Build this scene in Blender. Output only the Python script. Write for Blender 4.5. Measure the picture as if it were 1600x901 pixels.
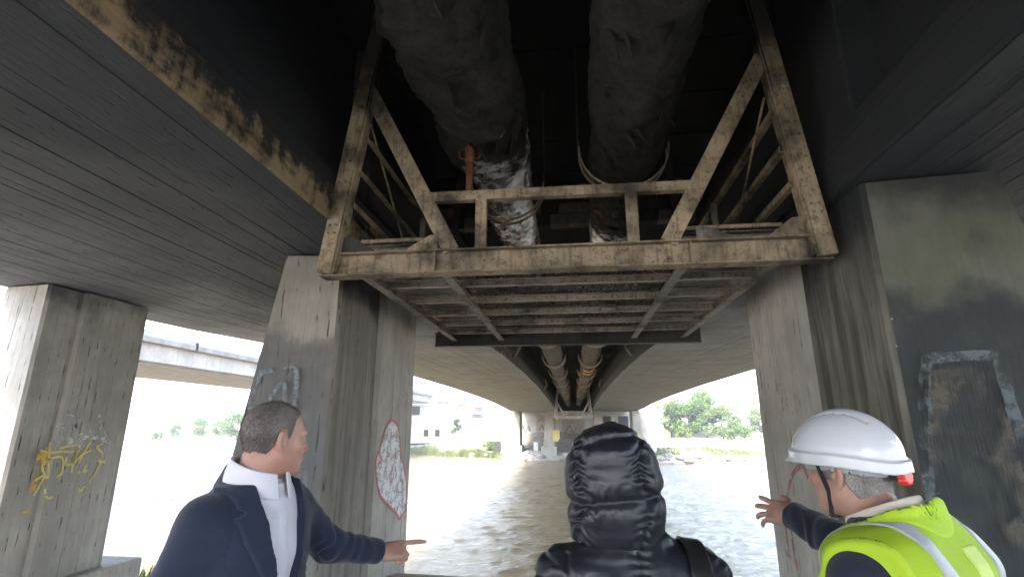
import bpy, bmesh, math, random
import numpy as np
from mathutils import Vector, Matrix

for _o in list(bpy.data.objects): bpy.data.objects.remove(_o, do_unlink=True)
SC = bpy.context.scene
COL = SC.collection
R = math.radians
random.seed(7); RNG = np.random.default_rng(11)

# ------------------------------------------------------------------ camera
EYE = 1.65
cam_d = bpy.data.cameras.new('camera'); cam = bpy.data.objects.new('camera', cam_d); COL.objects.link(cam)
cam.location = (0, 0, EYE)
cam.rotation_euler = (R(90 + 14.81), 0, R(6.686))
cam_d.lens = 18.0; cam_d.sensor_width = 36.0; cam_d.clip_start = 0.05; cam_d.clip_end = 5000
SC.camera = cam
# ------------------------------------------------------------------ world + sun
SUN_EL, SUN_AZ = 52.0, 205.0      # azimuth clockwise from +Y: over the left shoulder, behind the camera
w = bpy.data.worlds.new('World'); SC.world = w; w.use_nodes = True
wn = w.node_tree; wn.nodes.clear()
sky = wn.nodes.new('ShaderNodeTexSky'); sky.sky_type = 'NISHITA'; sky.sun_disc = False
sky.sun_elevation = R(SUN_EL); sky.sun_rotation = R(SUN_AZ)
sky.air_density = 1.0; sky.dust_density = 1.5; sky.ozone_density = 1.0; sky.altitude = 100
bg = wn.nodes.new('ShaderNodeBackground'); bg.inputs['Strength'].default_value = 0.15
hs = wn.nodes.new('ShaderNodeHueSaturation'); hs.inputs['Saturation'].default_value = 0.75
wo = wn.nodes.new('ShaderNodeOutputWorld')
wn.links.new(sky.outputs[0], hs.inputs['Color']); wn.links.new(hs.outputs[0], bg.inputs['Color']); wn.links.new(bg.outputs[0], wo.inputs['Surface'])
sun_d = bpy.data.lights.new('sun', 'SUN'); sun = bpy.data.objects.new('sun', sun_d); COL.objects.link(sun)
sun_d.energy = 1.5; sun_d.angle = R(12); sun_d.color = (1.0, 0.955, 0.89)
_sd = Vector((math.sin(R(SUN_AZ)) * math.cos(R(SUN_EL)), math.cos(R(SUN_AZ)) * math.cos(R(SUN_EL)), math.sin(R(SUN_EL))))
sun.rotation_euler = _sd.to_track_quat('Z', 'Y').to_euler(); sun.location = (0, -20, 40)
# ------------------------------------------------------------------ exposure
vs = SC.view_settings; vs.view_transform = 'Standard'; vs.look = 'None'; vs.gamma = 1.0; vs.use_curve_mapping = False
vs.exposure = 3.4
SC.render.engine = 'CYCLES'
SC.cycles.max_bounces = 7; SC.cycles.diffuse_bounces = 4; SC.cycles.glossy_bounces = 3; SC.cycles.transparent_max_bounces = 6

# ------------------------------------------------------------------ helpers
def tag(o, label=None, cat=None, group=None, kind=None):
    if label: o['label'] = label
    if cat: o['category'] = cat
    if group: o['group'] = group
    if kind: o['kind'] = kind
    return o
def empty(name, loc, label=None, cat=None, group=None):
    o = bpy.data.objects.new(name, None); COL.objects.link(o); o.location = loc; o.empty_display_size = 0.1
    return tag(o, label, cat, group)
def world_loc(o):
    v = Vector((0, 0, 0))
    while o is not None:
        v += o.location; o = o.parent
    return v
def link(name, me, mat=None, parent=None, smooth=False, bevel=0):
    o = bpy.data.objects.new(name, me); COL.objects.link(o)
    if mat is not None:
        for m in (mat if isinstance(mat, (list, tuple)) else [mat]): me.materials.append(m)
    if parent is not None:
        o.parent = parent
        if parent.type == 'EMPTY': o.matrix_parent_inverse = Matrix.Translation(-world_loc(parent))
    if smooth: me.polygons.foreach_set('use_smooth', [True] * len(me.polygons))
    if bevel:
        b = o.modifiers.new('bevel', 'BEVEL'); b.width = bevel; b.segments = 2; b.limit_method = 'ANGLE'
    return o
def mk(name, v, f, mat=None, parent=None, smooth=False, bevel=0, mi=None):
    me = bpy.data.meshes.new(name)
    me.from_pydata([tuple(map(float, p)) for p in v], [], [tuple(map(int, q)) for q in f])
    o = link(name, me, mat, parent, smooth, bevel)
    if mi is not None: me.polygons.foreach_set('material_index', list(mi))
    me.update(); return o
class MB:
    def __init__(s): s.v = []; s.f = []; s.m = []
    def add(s, v, f, m=0):
        n = len(s.v); s.v += [tuple(p) for p in v]; s.f += [tuple(i + n for i in q) for q in f]; s.m += [m] * len(f); return s
    def box(s, x0, x1, y0, y1, z0, z1, m=0):
        v = [(x, y, z) for z in (z0, z1) for y in (y0, y1) for x in (x0, x1)]
        return s.add(v, [(0, 2, 3, 1), (4, 5, 7, 6), (0, 1, 5, 4), (2, 6, 7, 3), (0, 4, 6, 2), (1, 3, 7, 5)], m)
    def prof(s, p0, p1, poly, up=(0, 0, 1), m=0):
        """extrude a closed 2-D outline (side, up) from p0 to p1"""
        p0 = np.array(p0, float); p1 = np.array(p1, float); d = p1 - p0; d /= np.linalg.norm(d)
        u = np.array(up, float); u -= d * (u @ d); u /= np.linalg.norm(u); r = np.cross(d, u)
        n = len(poly); v = [p + r * a + u * b for p in (p0, p1) for a, b in poly]
        f = [(i, (i + 1) % n, n + (i + 1) % n, n + i) for i in range(n)] + [tuple(range(n))[::-1], tuple(range(n, 2 * n))]
        return s.add(v, f, m)
    def bar(s, p0, p1, a, b, up=(0, 0, 1), m=0):
        return s.prof(p0, p1, [(-a / 2, -b / 2), (a / 2, -b / 2), (a / 2, b / 2), (-a / 2, b / 2)], up, m)
    def tube(s, pts, r, n=10, m=0, cap=True):
        pts = [np.array(p, float) for p in pts]; k = len(pts); rs = r if isinstance(r, (list, tuple)) else [r] * k
        base = len(s.v); prev = None
        for i, p in enumerate(pts):
            d = pts[min(i + 1, k - 1)] - pts[max(i - 1, 0)]; d /= np.linalg.norm(d)
            u = prev if prev is not None else (np.array([0, 0, 1.]) if abs(d[2]) < .9 else np.array([1., 0, 0]))
            u = u - d * (u @ d); u /= np.linalg.norm(u); prev = u; q = np.cross(d, u)
            for j in range(n):
                t = 2 * math.pi * j / n; s.v.append(tuple(p + rs[i] * (math.cos(t) * u + math.sin(t) * q)))
        for i in range(k - 1):
            for j in range(n):
                s.f.append((base + i * n + j, base + i * n + (j + 1) % n, base + (i + 1) * n + (j + 1) % n, base + (i + 1) * n + j)); s.m.append(m)
        if cap:
            s.f.append(tuple(base + j for j in range(n))[::-1]); s.f.append(tuple(base + (k - 1) * n + j for j in range(n))); s.m += [m, m]
        return s
    def build(s, name, mat, parent=None, smooth=False, bevel=0):
        return mk(name, s.v, s.f, mat, parent, smooth, bevel, s.m if any(s.m) else None)
# smooth value noise in numpy (N,3)->(N,)
_perm = np.random.default_rng(3).random((64, 64, 64)).astype(np.float32)
def vnoise(P, sc=1.0, seed=0.0):
    Q = np.asarray(P, np.float32) * sc + seed * 7.31 + 100.0
    i = np.floor(Q).astype(np.int32); f = Q - i; f = f * f * (3 - 2 * f); i &= 63; j = (i + 1) & 63
    x0, y0, z0 = i[:, 0], i[:, 1], i[:, 2]; x1, y1, z1 = j[:, 0], j[:, 1], j[:, 2]; fx, fy, fz = f[:, 0], f[:, 1], f[:, 2]
    a = _perm[x0, y0, z0] * (1 - fx) + _perm[x1, y0, z0] * fx; b = _perm[x0, y1, z0] * (1 - fx) + _perm[x1, y1, z0] * fx
    c = _perm[x0, y0, z1] * (1 - fx) + _perm[x1, y0, z1] * fx; d = _perm[x0, y1, z1] * (1 - fx) + _perm[x1, y1, z1] * fx
    return (a * (1 - fy) + b * fy) * (1 - fz) + (c * (1 - fy) + d * fy) * fz - 0.5
def fbm(P, sc=1.0, oct=4, seed=0.0):
    s = 0; a = 1.0
    for k in range(oct): s = s + a * vnoise(P, sc * 2 ** k, seed + k); a *= 0.5
    return s
def grid_mesh(name, X, Y, Z, mat, smooth=True, parent=None):
    """X,Y,Z arrays (ny,nx)"""
    ny, nx = X.shape; v = np.stack([X, Y, Z], -1).reshape(-1, 3)
    i = np.arange(ny - 1)[:, None] * nx + np.arange(nx - 1)[None]
    f = np.stack([i, i + 1, i + nx + 1, i + nx], -1).reshape(-1, 4)
    me = bpy.data.meshes.new(name)
    me.vertices.add(len(v)); me.vertices.foreach_set('co', v.astype(np.float32).ravel())
    me.loops.add(f.size); me.loops.foreach_set('vertex_index', f.astype(np.int32).ravel())
    me.polygons.add(len(f)); me.polygons.foreach_set('loop_start', np.arange(0, f.size, 4, dtype=np.int32))
    me.update(calc_edges=True); me.validate()
    return link(name, me, mat, parent, smooth)

# ------------------------------------------------------------------ node materials
class NM:
    def __init__(s, name):
        s.mat = bpy.data.materials.new(name); s.mat.use_nodes = True; s.t = s.mat.node_tree; s.t.nodes.clear()
        s.out = s.t.nodes.new('ShaderNodeOutputMaterial'); s.bsdf = s.t.nodes.new('ShaderNodeBsdfPrincipled')
        s.t.links.new(s.bsdf.outputs[0], s.out.inputs['Surface'])
        s.tc = s.t.nodes.new('ShaderNodeTexCoord'); s.obj = s.tc.outputs['Object']
    def put(s, sock, v):
        if isinstance(v, bpy.types.NodeSocket): s.t.links.new(v, sock)
        elif v is not None:
            if hasattr(sock, 'default_value') and isinstance(v, (tuple, list)) and len(v) == 3 and sock.type == 'RGBA': v = (*v, 1)
            sock.default_value = v
    def vec(s, scale=(1, 1, 1), src=None, loc=(0, 0, 0)):
        n = s.t.nodes.new('ShaderNodeMapping'); s.put(n.inputs[0], src or s.obj); n.inputs['Scale'].default_value = scale; n.inputs['Location'].default_value = loc; return n.outputs[0]
    def noise(s, scale=5, detail=4, rough=0.55, v=None, dist=0.0):
        n = s.t.nodes.new('ShaderNodeTexNoise'); s.put(n.inputs['Vector'], v or s.obj); n.inputs['Scale'].default_value = scale
        n.inputs['Detail'].default_value = detail; n.inputs['Roughness'].default_value = rough; n.inputs['Distortion'].default_value = dist; return n.outputs[0]
    def voro(s, scale=5, v=None, feat='F1', out='Distance'):
        n = s.t.nodes.new('ShaderNodeTexVoronoi'); n.feature = feat; s.put(n.inputs['Vector'], v or s.obj); n.inputs['Scale'].default_value = scale; return n.outputs[out]
    def white(s, v):
        n = s.t.nodes.new('ShaderNodeTexWhiteNoise'); n.noise_dimensions = '1D'; s.put(n.inputs['W'], v); return n.outputs['Value']
    def mr(s, v, a, b, c=0.0, d=1.0, smooth=False):
        n = s.t.nodes.new('ShaderNodeMapRange'); n.interpolation_type = 'SMOOTHSTEP' if smooth else 'LINEAR'; s.put(n.inputs[0], v)
        for k, q in zip((1, 2, 3, 4), (a, b, c, d)): s.put(n.inputs[k], q)
        return n.outputs[0]
    def m(s, op, a, b=None, c=None):
        n = s.t.nodes.new('ShaderNodeMath'); n.operation = op; s.put(n.inputs[0], a)
        if b is not None: s.put(n.inputs[1], b)
        if c is not None: s.put(n.inputs[2], c)
        return n.outputs[0]
    def mix(s, f, a, b, mode='MIX'):
        n = s.t.nodes.new('ShaderNodeMix'); n.data_type = 'RGBA'; n.blend_type = mode; s.put(n.inputs[0], f); s.put(n.inputs[6], a); s.put(n.inputs[7], b); return n.outputs[2]
    def xyz(s, src=None):
        n = s.t.nodes.new('ShaderNodeSeparateXYZ'); s.put(n.inputs[0], src or s.obj); return n.outputs
    def bump(s, h, dist=0.01, strength=1.0, prev=None):
        n = s.t.nodes.new('ShaderNodeBump'); n.inputs['Distance'].default_value = dist; n.inputs['Strength'].default_value = strength; s.put(n.inputs['Height'], h)
        if prev is not None: s.put(n.inputs['Normal'], prev)
        return n.outputs[0]
    def fin(s, col=None, rough=None, normal=None, **kw):
        b = s.bsdf
        if col is not None: s.put(b.inputs['Base Color'], col)
        if rough is not None: s.put(b.inputs['Roughness'], rough)
        if normal is not None: s.put(b.inputs['Normal'], normal)
        for k, v in kw.items(): s.put(b.inputs[k], v)
        return s.mat

def concrete(name, base, axis='X', bw=0.11, pit=1.0, soot=None, buff=None, streak=0.0, along='Z', stain=0.5, green=0.0):
    """board-marked concrete. axis: across the boards; along: the length of the boards; soot: (function of node maker) mask; buff: (z_edge, amount, colour)"""
    s = NM(name); c = s.xyz(); ix = 'XYZ'.index
    u = c[ix(axis)]; q = s.m('DIVIDE', u, bw); cell = s.m('FLOOR', q); fr = s.m('FRACT', q)
    sc = [1, 1, 1]; sc[ix(along)] = 0.12
    grain = s.noise(38, 3, 0.65, s.vec(tuple(sc)))
    big = s.noise(0.9, 3, 0.6); mid = s.noise(5.5, 4, 0.6)
    col = s.mix(s.mr(big, 0.35, 0.68), tuple(x * 0.72 for x in base), tuple(min(1, x * 1.12) for x in base))
    col = s.mix(s.mr(mid, 0.38, 0.7, 0, 0.35 * stain * 2), col, tuple(x * 0.55 for x in base))
    col = s.mix(s.mr(s.white(cell), 0, 1, 0.0, 0.28), col, tuple(x * 0.5 for x in base))
    col = s.mix(s.mr(grain, 0.35, 0.75, 0, 0.35), col, tuple(x * 0.45 for x in base))
    if streak:
        st = s.noise(3.2, 3, 0.6, s.vec(tuple(3.0 if i == ix(axis) else (0.22 if i == ix(along) else 1.0) for i in range(3))))
        col = s.mix(s.mr(st, 0.42, 0.62, 0, streak), col, tuple(x * 0.22 for x in base))
    if green:
        col = s.mix(s.mr(s.noise(1.7, 5, .6, s.vec((1, 1, 1), loc=(7, 3, 1))), 0.45, 0.7, 0, green), col, (0.10, 0.105, 0.06))
    # pits along the board joints
    edge = s.m('ABSOLUTE', s.m('SUBTRACT', fr, 0.5))
    sp = [1, 1, 1]; sp[ix(along)] = 0.22
    pn = s.noise(26, 2, 0.6, s.vec(tuple(sp), loc=(3.1, 0.7, 2.2)))
    jm = s.mr(edge, 0.40, 0.47)
    pits = s.m('MULTIPLY', s.mr(pn, 0.57, 0.63), s.m('ADD', s.m('MULTIPLY', jm, 0.85), 0.06))
    dots = s.mr(s.voro(16, s.vec(tuple(0.6 if i == ix(along) else 1 for i in range(3)))), 0.10, 0.05)
    dsel = s.mr(s.noise(9, 2, 0.5), 0.55, 0.6)
    pits = s.m('MAXIMUM', pits, s.m('MULTIPLY', dots, dsel))
    pits = s.m('MULTIPLY', s.m('MULTIPLY', pits, pit), s.mr(s.noise(1.1, 2, .6, s.vec((1, 1, 1), loc=(9, 2, 4))), .40, .58, .12, 1.0))
    jline = s.m('MULTIPLY', s.mr(edge, 0.455, 0.495), s.mr(big, 0.4, 0.6))
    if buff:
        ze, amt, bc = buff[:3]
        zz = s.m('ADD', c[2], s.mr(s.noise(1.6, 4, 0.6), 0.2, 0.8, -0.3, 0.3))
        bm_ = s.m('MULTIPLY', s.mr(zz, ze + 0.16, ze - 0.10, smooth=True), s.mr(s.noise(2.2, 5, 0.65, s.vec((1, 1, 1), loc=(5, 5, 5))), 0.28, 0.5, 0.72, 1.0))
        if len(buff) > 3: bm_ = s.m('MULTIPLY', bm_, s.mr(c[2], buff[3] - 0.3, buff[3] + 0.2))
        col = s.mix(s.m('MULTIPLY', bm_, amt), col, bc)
    if soot:
        sm = soot(s, c); col = s.mix(sm, col, (0.014, 0.0165, 0.020))
    col = s.mix(s.m('MULTIPLY', pits, 0.9), col, (0.02, 0.018, 0.015))
    col = s.mix(s.m('MULTIPLY', jline, 0.36), col, tuple(x * 0.2 for x in base))
    h = s.m('SUBTRACT', s.m('MULTIPLY', grain, 0.5), s.m('MULTIPLY', s.m('MULTIPLY', s.mr(pn, 0.57, 0.63), jm), 1.1 * pit))
    return s.fin(col, 0.88, s.bump(h, 0.012, 0.9), **{'Specular IOR Level': 0.25})
def rusty(name, paint, rust=(0.16, 0.065, 0.03), amt=0.5, soot=0.0, rough=0.6, metal=0.0, top=False):
    s = NM(name); n1 = s.noise(11, 7, 0.72, None, .4); n2 = s.noise(46, 5, 0.75); n3 = s.noise(1.8, 4, 0.6, s.vec((1, 1, 1), loc=(4, 1, 9)))
    col = s.mix(s.mr(s.noise(3, 4, .6), 0.3, 0.7), tuple(x * 0.62 for x in paint), paint)
    rm = s.mr(s.m('ADD', s.m('MULTIPLY', n1, 0.6), s.m('MULTIPLY', n2, 0.4)), 0.58 - 0.16 * amt, 0.70 - 0.13 * amt)
    rc = s.mix(s.mr(n2, 0.3, 0.7), rust, tuple(x * 0.35 for x in rust))
    col = s.mix(rm, col, rc)
    strk = s.noise(30, 4, .6, s.vec((1, 1, .10))); col = s.mix(s.mr(strk, .5, .68, 0, .6), col, tuple(x * .6 for x in rust))
    spots = s.mr(s.noise(90, 3, .6), 0.62, 0.7, 0, 0.7); col = s.mix(spots, col, tuple(x * 0.3 for x in rust))
    if soot: col = s.mix(s.mr(n3, 0.62 - 0.3 * soot, 0.74 - 0.22 * soot, 0, 0.88), col, (0.018, 0.016, 0.015))
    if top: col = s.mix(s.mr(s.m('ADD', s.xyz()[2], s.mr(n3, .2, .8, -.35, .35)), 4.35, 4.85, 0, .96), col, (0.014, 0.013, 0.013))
    h = s.m('SUBTRACT', s.m('MULTIPLY', n2, 0.3), s.m('MULTIPLY', rm, 0.35))
    return s.fin(col, s.mr(rm, 0, 1, rough, 0.9), s.bump(h, 0.004, 0.8), Metallic=metal, **{'Specular IOR Level': 0.3})
def plain(name, col, rough=0.7, var=0.25, scale=8, bump=0.0, **kw):
    s = NM(name); n = s.noise(scale, 5, 0.6); cc = s.mix(s.mr(n, 0.3, 0.7), tuple(x * (1 - var) for x in col), tuple(min(1, x * (1 + var * .6)) for x in col))
    return s.fin(cc, rough, s.bump(s.noise(scale * 5, 4, .6), 0.01, bump) if bump else None, **kw)

def soot_soffit(s, c):
    # soot film: strongest beside the slot above the burnt platform, thinning out along and across the bridge
    d = s.m('SUBTRACT', s.m('ABSOLUTE', c[0]), 2.0)
    n = s.mr(s.noise(0.55, 3, 0.6), 0.25, 0.75, -0.35, 0.35)
    across = s.mr(s.m('ADD', s.m('MULTIPLY', d, 0.20), n), 0.0, 1.35, 0.93, 0.42)
    far = s.mr(s.m('ADD', c[1], s.m('MULTIPLY', n, 6.0)), 5.0, 13.0, 1.0, 0.18, True)
    return s.m('MULTIPLY', across, far)
def soot_top(z0, z1, amt=0.85):
    def f(s, c):
        zz = s.m('ADD', c[2], s.mr(s.noise(1.3, 5, .6), .25, .75, -.45, .45)); return s.mr(zz, z0, z1, 0.0, amt, True)
    return f
M = {}
M['soffit'] = concrete('soffit_concrete', (0.275, 0.278, 0.285), 'X', 0.095, pit=0.95, soot=soot_soffit, along='Y', stain=0.6)
M['pier_front_l'] = concrete('pier_front_left', (0.34, 0.315, 0.27), 'X', 0.12, pit=1.0, buff=(2.45, 0.85, (0.10, 0.10, 0.105)), soot=soot_top(3.1, 3.7, .7))
M['pier_mid'] = concrete('pier_side_sooty', (0.27, 0.245, 0.21), 'Y', 0.12, pit=0.9, streak=0.4, soot=soot_top(2.6, 3.15, .88))
M['pier_end'] = concrete('pier_side_clean', (0.42, 0.39, 0.345), 'Y', 0.10, pit=1.15, soot=soot_top(2.75, 3.6, .75))
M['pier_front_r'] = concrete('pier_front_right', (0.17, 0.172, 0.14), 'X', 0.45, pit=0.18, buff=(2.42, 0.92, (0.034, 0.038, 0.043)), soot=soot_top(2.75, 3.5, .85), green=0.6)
M['pier_mid_r'] = concrete('pier_side_streaked', (0.19, 0.182, 0.155), 'Y', 0.13, pit=0.4, streak=0.85, soot=soot_top(2.2, 3.1, .9))
M['pier_end_r'] = concrete('pier_side_pale', (0.40, 0.375, 0.34), 'Y', 0.10, pit=1.2, soot=soot_top(3.0, 3.7, .6))
M['pier_out'] = concrete('pier_outer', (0.40, 0.375, 0.335), 'Y', 0.11, pit=1.0, soot=soot_top(2.85, 3.5, .8))
M['pier_out_f'] = concrete('pier_outer_front', (0.44, 0.42, 0.385), 'X', 0.11, pit=0.8)
M['far_pier'] = concrete('far_pier_concrete', (0.45, 0.42, 0.37), 'X', 0.2, pit=0.4)
M['web'] = concrete('slot_web_sooty', (0.20, 0.19, 0.17), 'Z', 0.16, pit=0.3, along='Y', soot=lambda s, c: s.mr(s.m('ADD', c[1], s.mr(s.noise(.8, 5, .6), .2, .8, -5, 5)), 12, 30, 0.955, 0.62))
def strip_soot(s, c):
    n = s.noise(2.6, 6, 0.7, s.vec((1, 1, 1.6)))
    st = s.noise(5.0, 4, .6, s.vec((1, 1.6, 0.15)))
    z = s.mr(c[2], 3.36, 3.66)
    n4 = s.noise(14, 5, .7); return s.mr(s.m('ADD', s.m('ADD', s.m('ADD', s.m('MULTIPLY', n, 1.5), s.m('MULTIPLY', n4, .5)), s.m('MULTIPLY', st, 0.9)), s.m('MULTIPLY', z, 0.30)), 1.42, 1.72, 0.12, 0.97)
M['strip'] = concrete('slot_edge_burnt', (0.36, 0.27, 0.155), 'Z', 0.3, pit=0.2, along='Y', soot=strip_soot)
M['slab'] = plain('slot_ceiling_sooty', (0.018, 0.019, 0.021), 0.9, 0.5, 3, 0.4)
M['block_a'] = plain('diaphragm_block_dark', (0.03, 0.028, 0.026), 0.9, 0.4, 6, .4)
M['block_b'] = plain('diaphragm_block_pale', (0.13, 0.105, 0.085), 0.9, 0.4, 6, .4)
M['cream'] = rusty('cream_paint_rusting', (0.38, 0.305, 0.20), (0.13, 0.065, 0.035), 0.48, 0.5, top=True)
M['cream_b'] = rusty('cream_paint_beam', (0.34, 0.268, 0.18), (0.13, 0.075, 0.045), 0.46, 0.5)
M['steel_dirty'] = rusty('sooty_steel', (0.24, 0.215, 0.19), (0.12, 0.07, 0.045), 0.45, 0.55)
M['steel_dark'] = rusty('burnt_steel', (0.055, 0.05, 0.048), (0.06, 0.035, 0.025), 0.45, 0.5)
M['hoop'] = rusty('pale_brown_band', (0.36, 0.29, 0.22), (0.16, 0.08, 0.05), 0.5, 0.25)
M['rust'] = rusty('red_rust', (0.20, 0.07, 0.04), (0.12, 0.045, 0.025), 0.5, 0.0)
M['joist'] = rusty('dusty_joist_paint', (0.40, 0.35, 0.295), (0.16, 0.09, 0.06), 0.35, 0.3)
M['pale_steel'] = rusty('pale_grey_paint', (0.62, 0.60, 0.56), (0.25, 0.15, 0.1), 0.2, 0.0)
# ================================================================== SETTING: ground, river
WATER = -2.30
def bank_y(x):            # far waterline runs askew to the bridge
    return 60.0 - 0.36 * x + 1.2 * np.sin(x * 0.21) + 0.8 * np.sin(x * 0.53 + 1)
def near_y(x): return 11.0 - 0.22 * x + 0.5 * np.sin(x * 0.4)
def ground_z(x, y):
    x = np.asarray(x, float); y = np.asarray(y, float)
    P = np.stack([x.ravel(), y.ravel(), 0 * x.ravel()], -1); n1 = fbm(P, 0.12, 4, 1).reshape(x.shape); n2 = fbm(P, 0.8, 3, 5).reshape(x.shape)
    z = np.zeros_like(x)
    # near bank: level where the people stand, falling away to the left and towards the river
    left = np.clip((-x - 2.2) / 3.5, 0, 1); z = -0.75 * left * left * (3 - 2 * left)
    t = np.clip((y - (near_y(x) - 5.0)) / 5.5, 0, 1); t = t * t * (3 - 2 * t); z = z * (1 - t) + t * (WATER - 0.25) + n2 * 0.05
    bed = WATER - 0.9; u = np.clip((y - near_y(x) - 0.3) / 3.0, 0, 1); z = z * (1 - u) + bed * u
    d = y - bank_y(x)
    prof = np.interp(d, [-3.0, -0.4, 0.0, 0.6, 1.4, 6, 20, 45, 120, 400], [bed, WATER - .15, WATER, WATER + .45, WATER + .75, WATER + .95, WATER + 1.2, WATER + 1.9, WATER + 2.6, WATER + 3.5])
    v = np.clip((d + 3.0) / 2.0, 0, 1); prof = prof + np.clip(d / 4, 0, 1) * (n1 * 0.9 + n2 * 0.12)
    sm = lambda q: np.clip(q, 0, 1) ** 2 * (3 - 2 * np.clip(q, 0, 1))
    prof = prof + 3.0 * sm((d - 6) / 22) * sm((-x - 22) / 18)      # levee on the left
    return z * (1 - v) + prof * v
def axis_pts(lo, hi, fine_lo, fine_hi, step, growth=1.18):
    a = list(np.arange(fine_lo, fine_hi + 1e-6, step)); s = step
    while a[-1] < hi: s *= growth; a.append(a[-1] + s)
    s = step
    while a[0] > lo: s *= growth; a.insert(0, a[0] - s)
    return np.array(a)
gx = axis_pts(-1500, 1500, -40, 40, 0.8); gy = axis_pts(-300, 2500, -4, 95, 0.6)
GX, GY = np.meshgrid(gx, gy); GZ = ground_z(GX, GY)
s = NM('ground_earth'); c = s.xyz()
n1 = s.noise(0.16, 5, .6); n2 = s.noise(2.0, 6, .65); n3 = s.noise(14, 5, .7)
gcol = s.mix(s.mr(n2, .35, .65), (0.50, 0.46, 0.39), (0.36, 0.325, 0.265))
gcol = s.mix(s.mr(n3, .4, .7, 0, .6), gcol, (0.27, 0.245, 0.205))
gmask = s.m('MULTIPLY', s.mr(n1, .50, .60), s.mr(c[1], 52, 62))
gcol = s.mix(gmask, gcol, s.mix(n2, (0.13, 0.17, 0.045), (0.24, 0.25, 0.09)))
gcol = s.mix(s.mr(c[2], WATER + .12, WATER - .12), gcol, (0.14, 0.115, 0.08))
M['ground'] = s.fin(gcol, 0.95, s.bump(s.m('ADD', n3, n2), 0.06, .7))
tag(grid_mesh('ground', GX, GY, GZ, M['ground']), kind='structure')
wx = axis_pts(-900, 900, -34, 34, 0.2, 1.12); wy = np.concatenate([axis_pts(-2, 66, 11, 34, 0.16, 1.02), np.arange(68, 420, 6.0)])
WX, WY = np.meshgrid(wx, wy); P = np.stack([WX.ravel(), WY.ravel(), 0 * WX.ravel()], -1)
def waves(P):
    Q = P.copy(); Q[:, 0] += 1.1 * fbm(P, .3, 2, 3); Q[:, 1] += 1.0 * fbm(P, .35, 2, 8)
    a = fbm(Q * np.array([.8, 1.0, 1]), .6, 3, 2) * .085
    r = 1 - np.abs(2 * vnoise(Q * np.array([.8, 1.15, 1]), 1.7, 4)); b = r ** 3 * .05
    r2 = 1 - np.abs(2 * vnoise(Q * np.array([.85, 1.1, 1]), 3.7, 6)); d = r2 * r2 * .022
    return a + b + d
WZ = WATER + (waves(P) * np.clip(1.25 - P[:, 1] / 130, .25, 1)).reshape(WX.shape) - 0.03
s = NM('river_water'); c = s.xyz()
wn1 = s.noise(3.4, 5, .65, s.vec((.85, 1.15, 1)), .9); wn2 = s.noise(9, 4, .6, s.vec((.7, 1.2, 1)), .5)
wcol = s.mix(s.mr(s.noise(.35, 4, .6), .35, .7), (0.235, 0.178, 0.095), (0.295, 0.228, 0.13))
foam = s.m('MULTIPLY', s.mr(s.noise(1.6, 6, .7, s.vec((.35, 1.5, 1)), 1.0), .66, .72), s.mr(s.noise(.25, 3, .5), .5, .6))
wcol = s.mix(s.m('MULTIPLY', foam, .7), wcol, (0.62, 0.60, 0.55))
M['water'] = s.fin(wcol, 0.12, s.bump(s.m('ADD', s.m('MULTIPLY', wn1, 1.0), s.m('MULTIPLY', wn2, .35)), 0.085, .9), IOR=1.33)
tag(grid_mesh('river', WX, WY, WZ, M['water']), kind='structure')

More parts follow.
